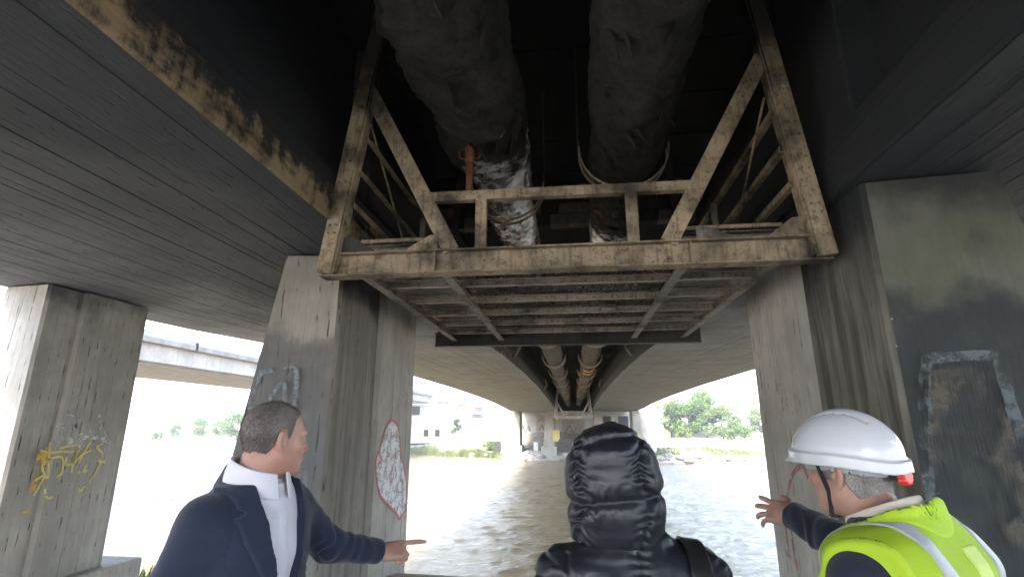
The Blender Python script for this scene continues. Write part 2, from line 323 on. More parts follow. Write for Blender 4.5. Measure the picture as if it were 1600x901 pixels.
# ================================================================== ROAD BRIDGE
HALF, SLOT = 7.2, 2.05
def soff(y):      # soffit height, haunched at the piers
    return EYE + np.interp(y, [-20, 7.2, 9, 11.5, 15, 22, 30, 40, 48, 54, 60, 66, 72, 90], [1.70, 1.70, 1.74, 1.85, 1.98, 2.10, 2.11, 2.02, 1.86, 1.66, 1.46, 1.46, 1.62, 2.0])
CEIL = 5.95; Y0, Y1 = -12.0, 100.0
bridge = empty('road_bridge', (0, 0, 3.35), 'wide grey concrete road bridge with a sooty open slot between two girders', 'bridge')
def girder(sgn):
    ys = np.concatenate([np.arange(Y0, 14, 0.5), np.arange(14, Y1 + .1, 1.0)]); zs = soff(ys)
    rng = np.random.default_rng(5 + sgn)
    xb = [SLOT]
    while xb[-1] < HALF - .05: xb.append(min(HALF, xb[-1] + 0.095 + rng.uniform(-.012, .012)))
    mb = MB(); ny = len(ys)
    verts = []; faces = []; mi = []
    def strip(colA, colB, m):
        n = len(verts); verts.extend(colA); verts.extend(colB)
        for i in range(ny - 1):
            q = (n + i, n + i + 1, n + ny + i + 1, n + ny + i); faces.append(q if sgn > 0 else q[::-1]); mi.append(m)
    # board-marked soffit: every board sits a few millimetres off its neighbour
    prev = None
    for k in range(len(xb) - 1):
        off = rng.uniform(-.004, .004)
        jit = np.repeat(rng.uniform(-.003, .003, ny // 8 + 2), 8)[:ny]
        a = [(sgn * (xb[k] + .002), y, z + off + j) for y, z, j in zip(ys, zs, jit)]
        b = [(sgn * (xb[k + 1] - .002), y, z + off + j) for y, z, j in zip(ys, zs, jit)]
        if prev: strip(prev, a, 0)
        strip(a, b, 0); prev = b
    o1 = (SLOT, 0.0)
    sec = [(SLOT, 0.0, 1), (SLOT - .02, .02, 1), (SLOT - .02, .30, 1), (SLOT, .33, 2), (SLOT + .02, .47, 2), (SLOT + .30, .62, 2), (SLOT + .30, None, 2)]
    lines = []
    for (x, dz, m) in sec:
        lines.append(([(sgn * x, y, (z + dz) if dz is not None else CEIL + .1) for y, z in zip(ys, zs)], m))
    for (a, m), (b, _) in zip(lines[:-1], lines[1:]): strip(b, a, m)
    # outer face and top
    e = [(sgn * HALF, y, z) for y, z in zip(ys, zs)]; t = [(sgn * (HALF - .25), y, CEIL + .1) for y in ys]; t2 = [(sgn * (SLOT + .30), y, CEIL + .1) for y in ys]
    strip(e, t, 0); strip(t, t2, 0)
    n = len(verts)
    for yy, zz in ((Y0, soff(Y0)), (Y1, soff(Y1))):
        b = len(verts); verts.extend([(sgn * SLOT, yy, zz), (sgn * HALF, yy, zz), (sgn * (HALF - .25), yy, CEIL + .1), (sgn * (SLOT + .3), yy, CEIL + .1), (sgn * (SLOT + .3), yy, zz + .62)]); faces.append((b, b + 1, b + 2, b + 3, b + 4)); mi.append(0)
    return mk('girder', verts, faces, [M['soffit'], M['strip'] if sgn < 0 else M['web'], M['web']], bridge, False, 0, mi)
girder(-1); girder(1)
# ceiling planks across the slot
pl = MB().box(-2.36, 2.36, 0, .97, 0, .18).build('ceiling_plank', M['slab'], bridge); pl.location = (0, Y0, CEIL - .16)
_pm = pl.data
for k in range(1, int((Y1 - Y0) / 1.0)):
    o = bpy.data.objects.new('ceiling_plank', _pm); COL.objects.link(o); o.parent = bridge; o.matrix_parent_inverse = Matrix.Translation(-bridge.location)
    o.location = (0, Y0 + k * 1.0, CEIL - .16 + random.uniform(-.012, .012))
MB().box(-HALF - .9, HALF + .9, Y0, Y1, CEIL + .11, CEIL + .45).box(-HALF - .95, -HALF - .65, Y0, Y1, CEIL + .46, CEIL + 1.3).box(HALF + .65, HALF + .95, Y0, Y1, CEIL + .46, CEIL + 1.3).build('deck_slab', M['far_pier'], bridge)
# diaphragm blocks over the piers (solid ends of the webs) and the masonry cross wall
for sgn, ya, yb in ((1, 3.56, 6.3), (-1, 4.75, 7.3)):
    MB().box(min(sgn * 2.09, sgn * 2.40), max(sgn * 2.09, sgn * 2.40), ya, yb, 3.37 + .335, CEIL).build('diaphragm', M['web'], bridge, bevel=.02)
for r_ in range(4):
    for k in range(15):
        x0 = -2.33 + k * .31 + (r_ % 2) * .155 - .15
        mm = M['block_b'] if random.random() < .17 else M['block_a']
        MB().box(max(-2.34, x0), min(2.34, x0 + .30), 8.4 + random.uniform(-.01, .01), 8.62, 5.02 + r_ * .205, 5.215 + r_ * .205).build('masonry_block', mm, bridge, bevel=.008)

# ================================================================== PIERS
def board_face(mb, bl, br, tl, tr, m, bw, rng, amp=.0035):
    bl, br, tl, tr = (np.array(p, float) for p in (bl, br, tl, tr)); n = np.cross(br - bl, tl - bl); n /= np.linalg.norm(n)
    wdt = np.linalg.norm(tr - tl); k = max(1, int(round(wdt / bw))); prev = None
    for i in range(k):
        a, b = i / k, (i + 1) / k; o = n * rng.uniform(-amp, amp) if 0 < i < k - 1 else n * 0
        q = [bl + (br - bl) * a + o, bl + (br - bl) * b + o, tl + (tr - tl) * b + o, tl + (tr - tl) * a + o]
        mb.add(q, [(0, 1, 2, 3)], m)
        if prev is not None: mb.add([prev[1], q[0], q[3], prev[2]], [(0, 1, 2, 3)], m)
        prev = q
def pier(name, sgn, xi, xo_top, flare, yf, ym, ye, zb, zt, mats, label, group, plinth=None, yfo=None, step=.07, amp=.0035):
    """sgn: direction of the inner side (towards the slot). plan: front block (yf..ym), rear block (ym..ye) standing proud of it"""
    root = empty(name, ((xi + xo_top) / 2, (yf + ye) / 2, zb), label, 'bridge pier', group)
    rng = np.random.default_rng(int(abs(xi) * 100 + yf * 10)); mb = MB(); yfo = yf if yfo is None else yfo
    H = zt - zb; xob = xo_top - sgn * flare * H; xr = xi + sgn * step
    def V(x, y, z): return (x, y, z)
    def face(a, b, m, bw=.12):        # a,b: (xbottom,xtop,y)
        board_face(mb, V(a[0], a[2], zb), V(b[0], b[2], zb), V(a[1], a[2], zt), V(b[1], b[2], zt), m, bw, rng, amp)
    A = (xob, xo_top, yfo); B = (xi - sgn * .03, xi - sgn * .03, yf); B2 = (xi, xi, yf + .03); C = (xi, xi, ym); D = (xr, xr, ym + .012); E_ = (xr, xr, ye); F = (xob, xo_top, ye)
    seq = [(A, B, 0), (B, B2, 1), (B2, C, 1), (C, D, 2), (D, E_, 2), (E_, F, 2), (F, A, 2)]
    if sgn < 0: seq = [(b, a, m) for a, b, m in seq]
    for a, b, m in seq: face(a, b, m)
    ring = [A, B, B2, C, D, E_, F]
    top = [V(p[1], p[2], zt) for p in ring]
    mb.add(top, [tuple(range(len(top)))], 0)
    mb.build('shaft', mats, root)
    x0, x1 = sorted((xi - sgn * .08, xo_top + sgn * .08))
    MB().box(x0, x1, yf + .1, ye - .1, zt + .001, soff((yf + ye) / 2) + .02).build('bearing_block', M['web'], root)
    if plinth:
        px0, px1 = sorted((xr + sgn * .18, xob - sgn * .2)); MB().box(px0, px1, yf - .25, ye + .5, zb - 1.2, zb + .001).build('plinth', mats[2], root, bevel=.03)
    return root
ZT = 3.325
pier_l = pier('bridge_pier', 1, -2.30, -2.89, .16, 4.78, 5.82, 7.1, -0.9, ZT, [M['pier_front_l'], M['pier_mid'], M['pier_end']], 'concrete pier behind the man in the navy suit, with a red-outlined graffiti', 'bridge piers', yfo=4.72)
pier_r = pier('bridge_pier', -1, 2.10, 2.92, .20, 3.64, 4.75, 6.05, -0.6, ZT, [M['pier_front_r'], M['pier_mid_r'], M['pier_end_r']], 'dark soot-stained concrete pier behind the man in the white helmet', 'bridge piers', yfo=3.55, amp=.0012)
pier_o = pier('bridge_pier', 1, -6.40, -7.10, .16, 5.42, 5.87, 6.86, -0.17, ZT, [M['pier_out_f'], M['pier_out'], M['pier_out']], 'pale leaning concrete pier at the far left with yellow and white graffiti', 'bridge piers', plinth=True, yfo=5.5)
fp = []
for k, (sgn, xi, xo, yf) in enumerate(((1, -6.4, -7.15, 62.6), (1, -2.3, -3.2, 61.2), (-1, 2.2, 3.1, 59.8), (-1, 6.3, 7.05, 58.4))):
    r_ = pier('bridge_pier', sgn, xi, xo, .10, yf, yf + 1.0, yf + 2.3, WATER + 1.5, EYE + 1.43, [M['far_pier']] * 3,
              ['pale far pier at the left end of the row across the river', 'far pier with a yellow graffiti patch left of the small far gantry', 'far pier right of the small far gantry across the river', 'far pier at the right end of the row across the river'][k], 'far piers across the river', plinth=True)
    fp.append(r_)

# ------------------------------------------------------------------ graffiti: paint ribbons lying on the pier faces
def paint(name, col, cover=0.6, scale=45):
    s = NM(name); n = s.noise(scale, 5, .7); n2 = s.noise(scale * .2, 4, .6)
    a = s.mr(s.m('ADD', s.m('MULTIPLY', n, .4), s.m('MULTIPLY', n2, .6)), .56 - .28 * cover, .68 - .26 * cover)
    cc = s.mix(s.mr(n2, .3, .7), col, tuple(x * .7 for x in col))
    return s.fin(cc, .8, None, Alpha=a)
def frame_of(o, u, v): return np.array(o, float), np.array(u, float), np.array(v, float)
def ribbons(name, strokes, fr, width, mat, parent, off=.006):
    """strokes: lists of (a,b) in face coordinates; smoothed, laid as flat ribbons"""
    o, u, v = fr; n = np.cross(u, v); n /= np.linalg.norm(n); mb = MB(); 
    for st in strokes:
        wd = width
        if isinstance(st, tuple): st, wd = st
        p = np.array(st, float); t = np.arange(len(p)); tt = np.linspace(0, len(p) - 1, max(2, (len(p) - 1) * 6 + 1))
        if len(p) > 2:     # Catmull-Rom
            q = np.vstack([2 * p[0] - p[1], p, 2 * p[-1] - p[-2]]); out = []
            for x in tt:
                i = min(int(x), len(p) - 2); f = x - i; a, b, c_, d = q[i], q[i + 1], q[i + 2], q[i + 3]
                out.append(.5 * ((2 * b) + (-a + c_) * f + (2 * a - 5 * b + 4 * c_ - d) * f * f + (-a + 3 * b - 3 * c_ + d) * f ** 3))
            p = np.array(out)
        d = np.gradient(p, axis=0); d /= np.linalg.norm(d, axis=1)[:, None] + 1e-9; nn = np.stack([-d[:, 1], d[:, 0]], 1)
        wj = wd * (0.8 + .4 * RNG.random(len(p)))[:, None] / 2; L = p + nn * wj; Rr = p - nn * wj; base = len(mb.v); off += .0004
        for a, b in zip(L, Rr):
            mb.v += [tuple(o + u * a[0] + v * a[1] + n * off), tuple(o + u * b[0] + v * b[1] + n * off)]
        for i in range(len(p) - 1):
            mb.f.append((base + 2 * i, base + 2 * i + 1, base + 2 * i + 3, base + 2 * i + 2)); mb.m.append(0)
    return mb.build(name, mat, parent)
def fill_poly(name, pts, fr, mat, parent, off=.0045):
    o, u, v = fr; n = np.cross(u, v); n /= np.linalg.norm(n)
    return mk(name, [o + u * a + v * b + n * off for a, b in pts], [tuple(range(len(pts)))], mat, parent)
M['g_white'] = paint('paint_white', (0.78, 0.78, 0.78), .55); M['g_white_thin'] = paint('paint_white_thin', (0.72, 0.72, 0.72), .35)
M['g_red'] = paint('paint_red', (0.55, 0.16, 0.15), .75); M['g_yellow'] = paint('paint_yellow', (0.72, 0.60, 0.20), .8); M['g_orange'] = paint('paint_orange', (0.70, 0.42, 0.08), .5, 10)
M['g_blue'] = paint('paint_pale_blue', (0.13, 0.155, 0.165), .42, 22); M['g_blue_l'] = paint('paint_pale_blue_dense', (0.20, 0.24, 0.26), .52, 22); M['g_brown'] = paint('paint_brown_patch', (0.12, 0.104, 0.08), .22, 9); M['g_redfaint'] = paint('paint_red_faint', (0.36, 0.14, 0.12), .45)
M['g_chalk'] = paint('paint_chalk', (0.36, 0.35, 0.31), .15, 40)
CAMV = [np.array(cam.matrix_basis.to_3x3().col[i]) for i in range(3)]
def pix(x, y):      # viewing ray of a photo pixel, used only to read off positions on the pier faces
    return CAMV[0] * (x - 800) / 800 - CAMV[1] * (y - 450.5) / 800 - CAMV[2]
def on_x(x, y, X): d = pix(x, y); q = d * (X / d[0]); return (q[1], q[2] + EYE)
def on_y(x, y, Y): d = pix(x, y); q = d * (Y / d[1]); return (q[0], q[2] + EYE)
Fx = lambda X: frame_of((X, 0, 0), (0, 1, 0), (0, 0, 1))            # face looking to +x ; (a,b)=(y,z)
def Fxn(X): return frame_of((X, 0, 0), (0, -1, 0), (0, 0, 1))       # face looking to -x ; a = -y
Fy = lambda Y: frame_of((0, Y, 0), (1, 0, 0), (0, 0, 1))            # face looking to -y ; (a,b)=(x,z)
def cx_(l, X): return [on_x(x, y, X) for x, y in l]
def cy_(l, Y): return [on_y(x, y, Y) for x, y in l]
def crop(l, ox, oy, k): return [(ox + a / k, oy + b / k) for a, b in l]
# inner left pier, rear block: white figure outlined in red
X_ = -2.23; out = crop([(255, 75), (215, 140), (185, 230), (165, 310), (135, 390), (135, 500), (150, 600), (175, 680), (230, 745), (290, 800), (318, 850), (350, 800), (368, 760), (372, 560), (350, 440), (325, 330), (320, 230), (300, 120), (255, 75)], 560, 640, 5.01)
fill_poly('graffiti_fill', cx_(out[:-1], X_), Fx(X_), M['g_white'], pier_l)
ribbons('graffiti_outline', [cx_(out, X_), cx_(crop([(160, 330), (175, 400), (150, 420)], 560, 640, 5.01), X_), (cx_(crop([(290, 350), (262, 460), (240, 520), (245, 570), (270, 530), (265, 490)], 560, 640, 5.01), X_), .018), (cx_(crop([(225, 330), (240, 350), (225, 365)], 560, 640, 5.01), X_), .018)], Fx(X_), .034, M['g_red'], pier_l, .007)
# inner left pier, front: pale blue letter outline and lower letters
Y_ = 4.745
for _l in ([(392, 640), (408, 588), (420, 580), (464, 578), (461, 640)], [(418, 640), (432, 610), (446, 600), (450, 640)], [(468, 730), (480, 732), (476, 770), (462, 772)], [(466, 790), (474, 790), (470, 830)]):
    ribbons('graffiti_letter', [cy_(_l, Y_)], Fy(Y_), .045, M['g_blue_l'], pier_l, .03)
# outer left pier, rear block: white throw-up and yellow tag
X_ = -6.33; C7 = lambda l: cx_(crop(l, 30, 620, 4.744), X_)
ribbons('graffiti_white', [C7(l) for l in ([(345, 115), (385, 90), (425, 110), (390, 130), (345, 115)], [(300, 180), (260, 280), (330, 300), (320, 200), (290, 290)], [(355, 150), (350, 250), (400, 260), (430, 150), (410, 280)], [(430, 150), (480, 215), (540, 250), (590, 235), (595, 120)], [(250, 290), (330, 320), (430, 290), (510, 260)], [(240, 340), (330, 325), (470, 300), (560, 300), (640, 320), (690, 370)], [(590, 230), (640, 290), (650, 330)], [(280, 350), (340, 340), (420, 320)])], Fx(X_), .05, M['g_white_thin'], pier_o, .006)
ribbons('graffiti_yellow', [C7(l) for l in ([(225, 335), (215, 450), (205, 600), (165, 520), (200, 470), (290, 440), (320, 470), (310, 560), (270, 590)], [(150, 395), (220, 410), (330, 400)], [(290, 380), (370, 360), (435, 360), (430, 400), (330, 405)], [(345, 440), (340, 500), (400, 480), (410, 400), (380, 560)], [(530, 320), (480, 400), (430, 500)], [(400, 490), (470, 420), (540, 395)], [(620, 340), (570, 370), (610, 420), (580, 470), (635, 480)], [(600, 480), (560, 560), (510, 630)], [(110, 615), (180, 585), (100, 730)], [(180, 680), (200, 745), (240, 740)], [(490, 500), (470, 550), (500, 540)], [(420, 560), (445, 555)], [(420, 680), (450, 690), (480, 660)])], Fx(X_), .026, M['g_yellow'], pier_o, .011)
ribbons('graffiti_orange', [(C7([(170, 380), (165, 480), (140, 600), (95, 720)]), .13), (C7([(45, 835), (40, 865)]), .11)], Fx(X_), .1, M['g_orange'], pier_o, .0045)
# right pier, front: pale blue rounded outline round a brown patch ; chalk line ; faint red outline on the side
Y_ = 3.575
bl = [(1462, 905), (1450, 800), (1442, 640), (1444, 572), (1460, 560), (1545, 556), (1560, 575), (1578, 640), (1600, 700), (1640, 800)]
fill_poly('graffiti_patch', cy_([(1462, 905), (1450, 800), (1448, 640), (1450, 580), (1550, 566), (1572, 640), (1640, 905)], Y_), Fy(Y_), M['g_brown'], pier_r, .012)
ribbons('graffiti_outline', [cy_(bl, Y_)], Fy(Y_), .07, M['g_blue'], pier_r, .02)
ribbons('chalk_mark', [cy_([(1368, 420), (1390, 500), (1410, 620), (1432, 720), (1452, 800)], Y_), cy_([(1428, 742), (1445, 745), (1460, 744)], Y_), cy_([(1432, 765), (1448, 769), (1465, 768)], Y_)], Fy(Y_), .012, M['g_chalk'], pier_r, .022)
X_ = 2.03
def nx(l): return [(-a, b) for a, b in cx_(l, X_)]
ribbons('graffiti_red', [nx([(1232, 870), (1228, 800), (1238, 745), (1254, 728), (1266, 750)]), nx([(1232, 780), (1240, 850), (1250, 900)])], Fxn(X_), .05, M['g_redfaint'], pier_r)
Yp = 61.2
fill_poly('graffiti_patch', cy_([(863, 672), (874, 671), (875, 684), (871, 690), (864, 688)], Yp), Fy(Yp), M['g_yellow'], fp[1], .02)
ribbons('graffiti_tag', [cy_([(990, 690), (994, 676), (1000, 682), (1006, 700), (998, 698), (992, 705)], 58.4)], Fy(58.4), .12, M['g_yellow'], fp[3], .02)
# ================================================================== INSPECTION GANTRY
def isec(h, b, t=.012, tw=.010): return [(-b / 2, 0), (b / 2, 0), (b / 2, t), (tw / 2, t), (tw / 2, h - t), (b / 2, h - t), (b / 2, h), (-b / 2, h), (-b / 2, h - t), (-tw / 2, h - t), (-tw / 2, t), (-b / 2, t)]
def csec(h, b, t=.010): return [(0, 0), (b, 0), (b, t), (t, t), (t, h - t), (b, h - t), (b, h), (0, h)]
def lsec(h, b, t=.010): return [(0, 0), (b, 0), (b, t), (t, t), (t, h), (0, h)]
def gantry(yo, zo, mats, label, full=True):
    """yo, zo: offset from the near gantry. mats: paint, beam, dirty, dark"""
    mp, mbm, md, mk_ = mats; mj = M['joist'] if full else md; g = empty('inspection_gantry', (0, 4 + yo, 2.86 + zo), label, 'gantry', 'gantries under the slot')
    def P(x, y, z): return (x, y + yo, z + zo)
    def one(name, fn, mat, par=g, bev=.004):
        b = MB(); fn(b); return b.build(name, mat, par, False, bev if full else 0)
    fb = one('front_beam', lambda b: b.prof(P(-2.12, 4.03, 2.862), P(2.0, 4.03, 2.862), isec(.205, .15, .013)), mbm)
    one('rear_beam', lambda b: b.prof(P(-2.10, 7.70, 2.80), P(1.88, 7.70, 2.80), isec(.21, .14, .012)), mk_)
    for x in (-1.12, .96): one('stiffener', lambda b: b.bar(P(x, 3.995, 2.878), P(x, 3.995, 3.052), .014, .055, (0, 1, 0)), mbm, fb)
    # hanger posts and inclined braces (front), the same further back
    for (xb, xt) in ((-2.055, -1.72), (1.945, 1.66)):
        zt = 5.78
        pst = one('hanger_post', lambda b: b.prof(P(xb, 3.935, 2.88), P(xt, 3.99, zt), [(-.065, -.035), (.065, -.035), (.065, .035), (-.065, .035)], (0, 1, 0)), mp)
        s_ = 1 if xb < 0 else -1
        one('side_flange', lambda b: b.prof(P(xb + s_ * .072, 3.99, 2.9), P(xt + s_ * .072, 4.045, zt), [(-.006, -.06), (.006, -.06), (.006, .06), (-.006, .06)], (0, 1, 0)), mp, pst)
        if full:
            bb = MB()
            for t in (.12, .145, .25, .285, .355, .395, .52, .55):
                for dx in (-.028, .028):
                    c0 = np.array(P(xb + (xt - xb) * t + dx, 3.935 + .055 * t - .035, 2.88 + (zt - 2.88) * t)); bb.tube([c0, c0 + np.array([0, -.014, 0])], .011, 6)
            tag(bb.build('bolts', md, pst), kind='stuff')
    for (xt, xb) in ((-1.84, -.985), (1.71, .80)):
        one('brace', lambda b: b.prof(P(xt, 4.02, 4.72), P(xb, 4.03, 3.06), [(-.07, -.035), (.07, -.035), (.07, .035), (-.07, .035)], (0, 1, 0)), mp)
        one('rear_brace', lambda b: b.prof(P(xt, 7.65, 4.72), P(xb, 7.66, 3.02), [(-.05, -.035), (.05, -.035), (.05, .035), (-.05, .035)], (0, 1, 0)), mk_)
    for xs in ((-2.0, -1.75), (1.80, 1.62)):
        one('rear_post', lambda b: b.bar(P(xs[0], 7.65, 2.98), P(xs[1], 7.65, 5.7), .10, .07, (0, 1, 0)), mk_)
    one('guard_rail', lambda b: b.bar(P(-1.235, 4.02, 3.555), P(1.055, 4.02, 3.545), .075, .085), mp)
    for x in (-.735, .525): one('rail_post', lambda b: b.bar(P(x, 4.02, 3.068), P(x, 4.02, 3.512), .095, .07, (0, 1, 0)), mp)
    for z, xl, xr in ((4.13, -1.80, 1.70), (3.80, -1.84, 1.74), (3.49, -1.88, 1.78)):
        one('side_rail', lambda b: b.prof(P(xl, 4.0, z), P(xl - .02, 7.65, z), lsec(.055, .055, .008)), mp)
        one('side_rail', lambda b: b.prof(P(xr, 4.0, z), P(xr + .02, 7.65, z), lsec(.055, .055, .008)), mp)
    for s_, x in ((-1, -1.80), (1, 1.70)):
        one('tie_rod', lambda b: b.tube([P(x, 4.05, 4.35), P(x, 5.9, 3.02)], .012, 8), mp)
        one('tie_rod', lambda b: b.tube([P(x, 7.6, 4.35), P(x, 5.7, 3.02)], .012, 8), md)
        one('rail_post', lambda b: b.bar(P(x, 5.8, 3.0), P(x, 5.8, 4.15), .06, .06, (0, 1, 0)), md)
    # floor: stringers, joists, plates, expanded-metal mesh
    for x, h, z in ((-1.09, .09, 2.868), (.95, .09, 2.868), (-1.80, .13, 2.868), (1.66, .13, 2.868)):
        one('stringer', lambda b: b.prof(P(x, 4.11, z), P(x, 7.62, z), lsec(h, .085 if x > 0 else .085, .010) if x < 0 else [(-a, c_) for a, c_ in lsec(h, .085, .010)][::-1]), md)
    for k in range(5):
        y = 4.72 + .66 * k
        one('joist', lambda b: b.prof(P(-1.075, y, 2.925), P(.94, y, 2.925), csec(.07, .06, .009)), mj)
        one('joist', lambda b: b.prof(P(-1.78, y, 2.93), P(-1.10, y, 2.93), csec(.07, .06, .009)), mj)
        one('joist', lambda b: b.prof(P(.965, y, 2.93), P(1.64, y, 2.93), csec(.07, .06, .009)), mj)
    for k in range(6):
        y0 = 4.12 + (.60 if k else 0) + .66 * max(0, k - 1) + (.02 if k else 0); y1 = 4.70 + .66 * k if k < 5 else 7.62
        for x0, x1 in ((-2.0, -1.11), (.97, 1.86)):
            b = MB().box(x0, x1, y0 + yo, y1 + yo, 3.042 + zo, 3.05 + zo); b.build('floor_plate', md, g)
    if full:
        b = MB(); L = 2.03; pitch = .042
        for sx in (-1, 1):
            k = -3.5
            while k < L:
                # line x = k + sx-slope*y, clipped to the bay
                y0, y1 = 4.14, 7.62; sl = .55
                pts = []
                xa = -1.08 + (k if sx > 0 else L - k); xb_ = xa + sx * sl * (y1 - y0)
                t0, t1 = 0., 1.; dx = xb_ - xa
                for lim, sg in ((-1.07, 1), (.93, -1)):
                    fa, fb_ = sg * (xa - lim), sg * (xb_ - lim)
                    if fa < 0 and fb_ < 0: t0, t1 = 1, 0; break
                    if fa < 0: t0 = max(t0, fa / (fa - fb_))
                    elif fb_ < 0: t1 = min(t1, fa / (fa - fb_))
                if t1 - t0 > .01: b.bar((xa + dx * t0, y0 + (y1 - y0) * t0, 3.034), (xa + dx * t1, y0 + (y1 - y0) * t1, 3.034), .006, .008 + .002 * (sx > 0))
                k += pitch
        tag(b.build('mesh_floor', md, g), kind='stuff')
    # end gussets and the shallow troughs at both ends
    def plate(name, pts, y, t, mat):
        n = len(pts); v = [P(x, y, z - .031) for x, z in pts] + [P(x, y + t, z - .031) for x, z in pts]
        f = [tuple(range(n)), tuple(range(n, 2 * n))[::-1]] + [(i, i + n, (i + 1) % n + n, (i + 1) % n) for i in range(n)]
        mk(name, v, f, mat, g, False, .003 if full else 0)
    plate('gusset', [(-1.98, 3.10), (-1.98, 3.25), (-1.86, 3.25), (-1.66, 3.125), (-1.66, 3.10)], 4.0, .016, mk_)
    plate('gusset', [(-1.36, 3.10), (-1.36, 3.125), (-1.17, 3.235), (-1.10, 3.235), (-1.10, 3.10)], 3.985, .11, mp)
    plate('gusset', [(1.86, 3.10), (1.86, 3.26), (1.76, 3.26), (1.58, 3.125), (1.58, 3.10)], 4.0, .016, mbm)
    plate('gusset', [(1.02, 3.10), (1.02, 3.22), (1.10, 3.22), (1.30, 3.125), (1.30, 3.10)], 4.0, .016, md)
    for x0, x1 in ((-1.97, -1.08), (1.0, 1.85)):
        one('trough_beam', lambda b: b.prof(P(x0, 4.50, 3.10), P(x1, 4.50, 3.10), csec(.19, .09, .010)), md)
        one('toe_board', lambda b: b.bar(P(x0, 4.42, 3.33), P(x1, 4.42, 3.33), .03, .035), mp)
    return g
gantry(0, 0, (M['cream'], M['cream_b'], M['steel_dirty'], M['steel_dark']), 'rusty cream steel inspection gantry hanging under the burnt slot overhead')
gantry(52.5, -.62, (M['pale_steel'],) * 4, 'small pale steel gantry hanging at the far piers across the river', False)
# charred flakes lying on the mesh floor
b = MB(); rr = np.random.default_rng(9)
for k in range(5200):
    x = rr.uniform(-1.05, .92); y = rr.uniform(4.16, 7.6); z = 3.026 + rr.uniform(0, .03); s_ = rr.uniform(.008, .026)
    a = rr.normal(size=(3, 3)) * s_ * np.array([1, 1, .5]); p = np.array([x, y, z])
    q = [p, p + a[0], p + a[1], p + a[2]]; b.add(q, [(0, 1, 2), (0, 1, 3), (1, 2, 3)], 0 if rr.random() < .62 else 1)
gxx, gyy = np.meshgrid(np.linspace(-1.07, .93, 60), np.linspace(4.14, 7.62, 100)); gp = np.stack([gxx.ravel(), gyy.ravel(), 0 * gxx.ravel()], -1)
M['char'] = plain('charred_flakes', (0.020, 0.017, 0.015), .9, .6, 20); M['ash'] = plain('ash_flakes', (0.33, 0.28, 0.24), .9, .5, 20)
n0 = len(b.v); gz = (3.062 + .03 * np.clip(fbm(gp, 3, 3, 2) + .3, 0, 1)); ny_, nx_ = gxx.shape
b.add([(p[0], p[1], z) for p, z in zip(gp, gz)], [(i * nx_ + j, i * nx_ + j + 1, (i + 1) * nx_ + j + 1, (i + 1) * nx_ + j) for i in range(ny_ - 1) for j in range(nx_ - 1)], 0)
tag(b.build('charred_debris', [M['char'], M['ash']]), 'layer of charred insulation flakes lying on the gantry mesh floor', 'debris', kind='stuff')
# rusty prop behind the guard rail
pr = empty('steel_prop', (-.865, 4.10, 3.550), 'thin rust-red steel prop with a ring handle standing up from the gantry rail', 'prop')
MB().tube([(-.865, 4.10, 3.550), (-.865, 4.10, 3.934)], .031, 20).build('tube', M['rust'], pr, True)
MB().tube([(-.865, 4.10, 3.922), (-.865, 4.10, 3.947), (-.865, 4.10, 4.096), (-.865, 4.10, 4.108)], [.038, .044, .044, .038], 20).build('collar', M['rust'], pr, True)
for s_ in (-1, 1): MB().tube([(-.865 + s_ * .04, 4.10, 4.06), (-.865 + s_ * .085, 4.10, 4.06), (-.865 + s_ * .095, 4.10, 4.045), (-.865 + s_ * .095, 4.10, 3.985), (-.865 + s_ * .08, 4.10, 3.965), (-.865 + s_ * .04, 4.10, 3.965)], .007, 8).build('handle', M['rust'], pr, True)

M['g_orange_tape'] = plain('orange_tape', (0.75, 0.36, 0.04), .7, .2, 6)
# ================================================================== PIPES
def pipe_mat(name, foil_lo, foil_hi, bias):
    s = NM(name); c = s.xyz(); n1 = s.noise(3.2, 6, .65); n2 = s.noise(16, 5, .7)
    felt = s.mix(s.mr(n1, .35, .68), (0.006, 0.0055, 0.005), (0.030, 0.026, 0.021))
    wrap = s.mix(s.mr(n2, .35, .65), (0.038, 0.037, 0.036), (0.15, 0.146, 0.14))
    far = s.mr(s.m('ADD', c[1], s.mr(n1, .2, .8, -1.5, 1.5)), 8.5, 11.5)
    col = s.mix(far, felt, wrap)
    yy = s.m('ADD', c[1], s.mr(n1, .2, .8, -.9, .9))
    fm = s.m('MULTIPLY', s.m('MULTIPLY', s.mr(yy, foil_lo - .15, foil_lo + .15), s.mr(yy, foil_hi + .2, foil_hi - .2)), s.mr(s.m('ADD', n2, s.m('MULTIPLY', c[0], bias)), .36 + (bias * (-.73 if bias > 0 else .6)), .46 + (bias * (-.73 if bias > 0 else .6))))
    col = s.mix(fm, col, s.mix(s.mr(n2, .4, .7), (0.62, 0.62, 0.64), (0.30, 0.30, 0.32)))
    rust = s.m('MULTIPLY', s.mr(s.noise(5.5, 4, .6, s.vec((1, 1, 1), loc=(2, 8, 3))), .60, .63), s.m('MULTIPLY', s.mr(c[1], 7.0, 6.5), s.mr(c[1], 4.9, 5.2)))
    col = s.mix(s.m('MULTIPLY', rust, .75), col, (0.19, 0.075, 0.05))
    return s.fin(col, s.mr(fm, 0, 1, .9, .34), s.bump(s.m('ADD', n2, n1), .03, .7), Metallic=s.m('MULTIPLY', fm, .85))
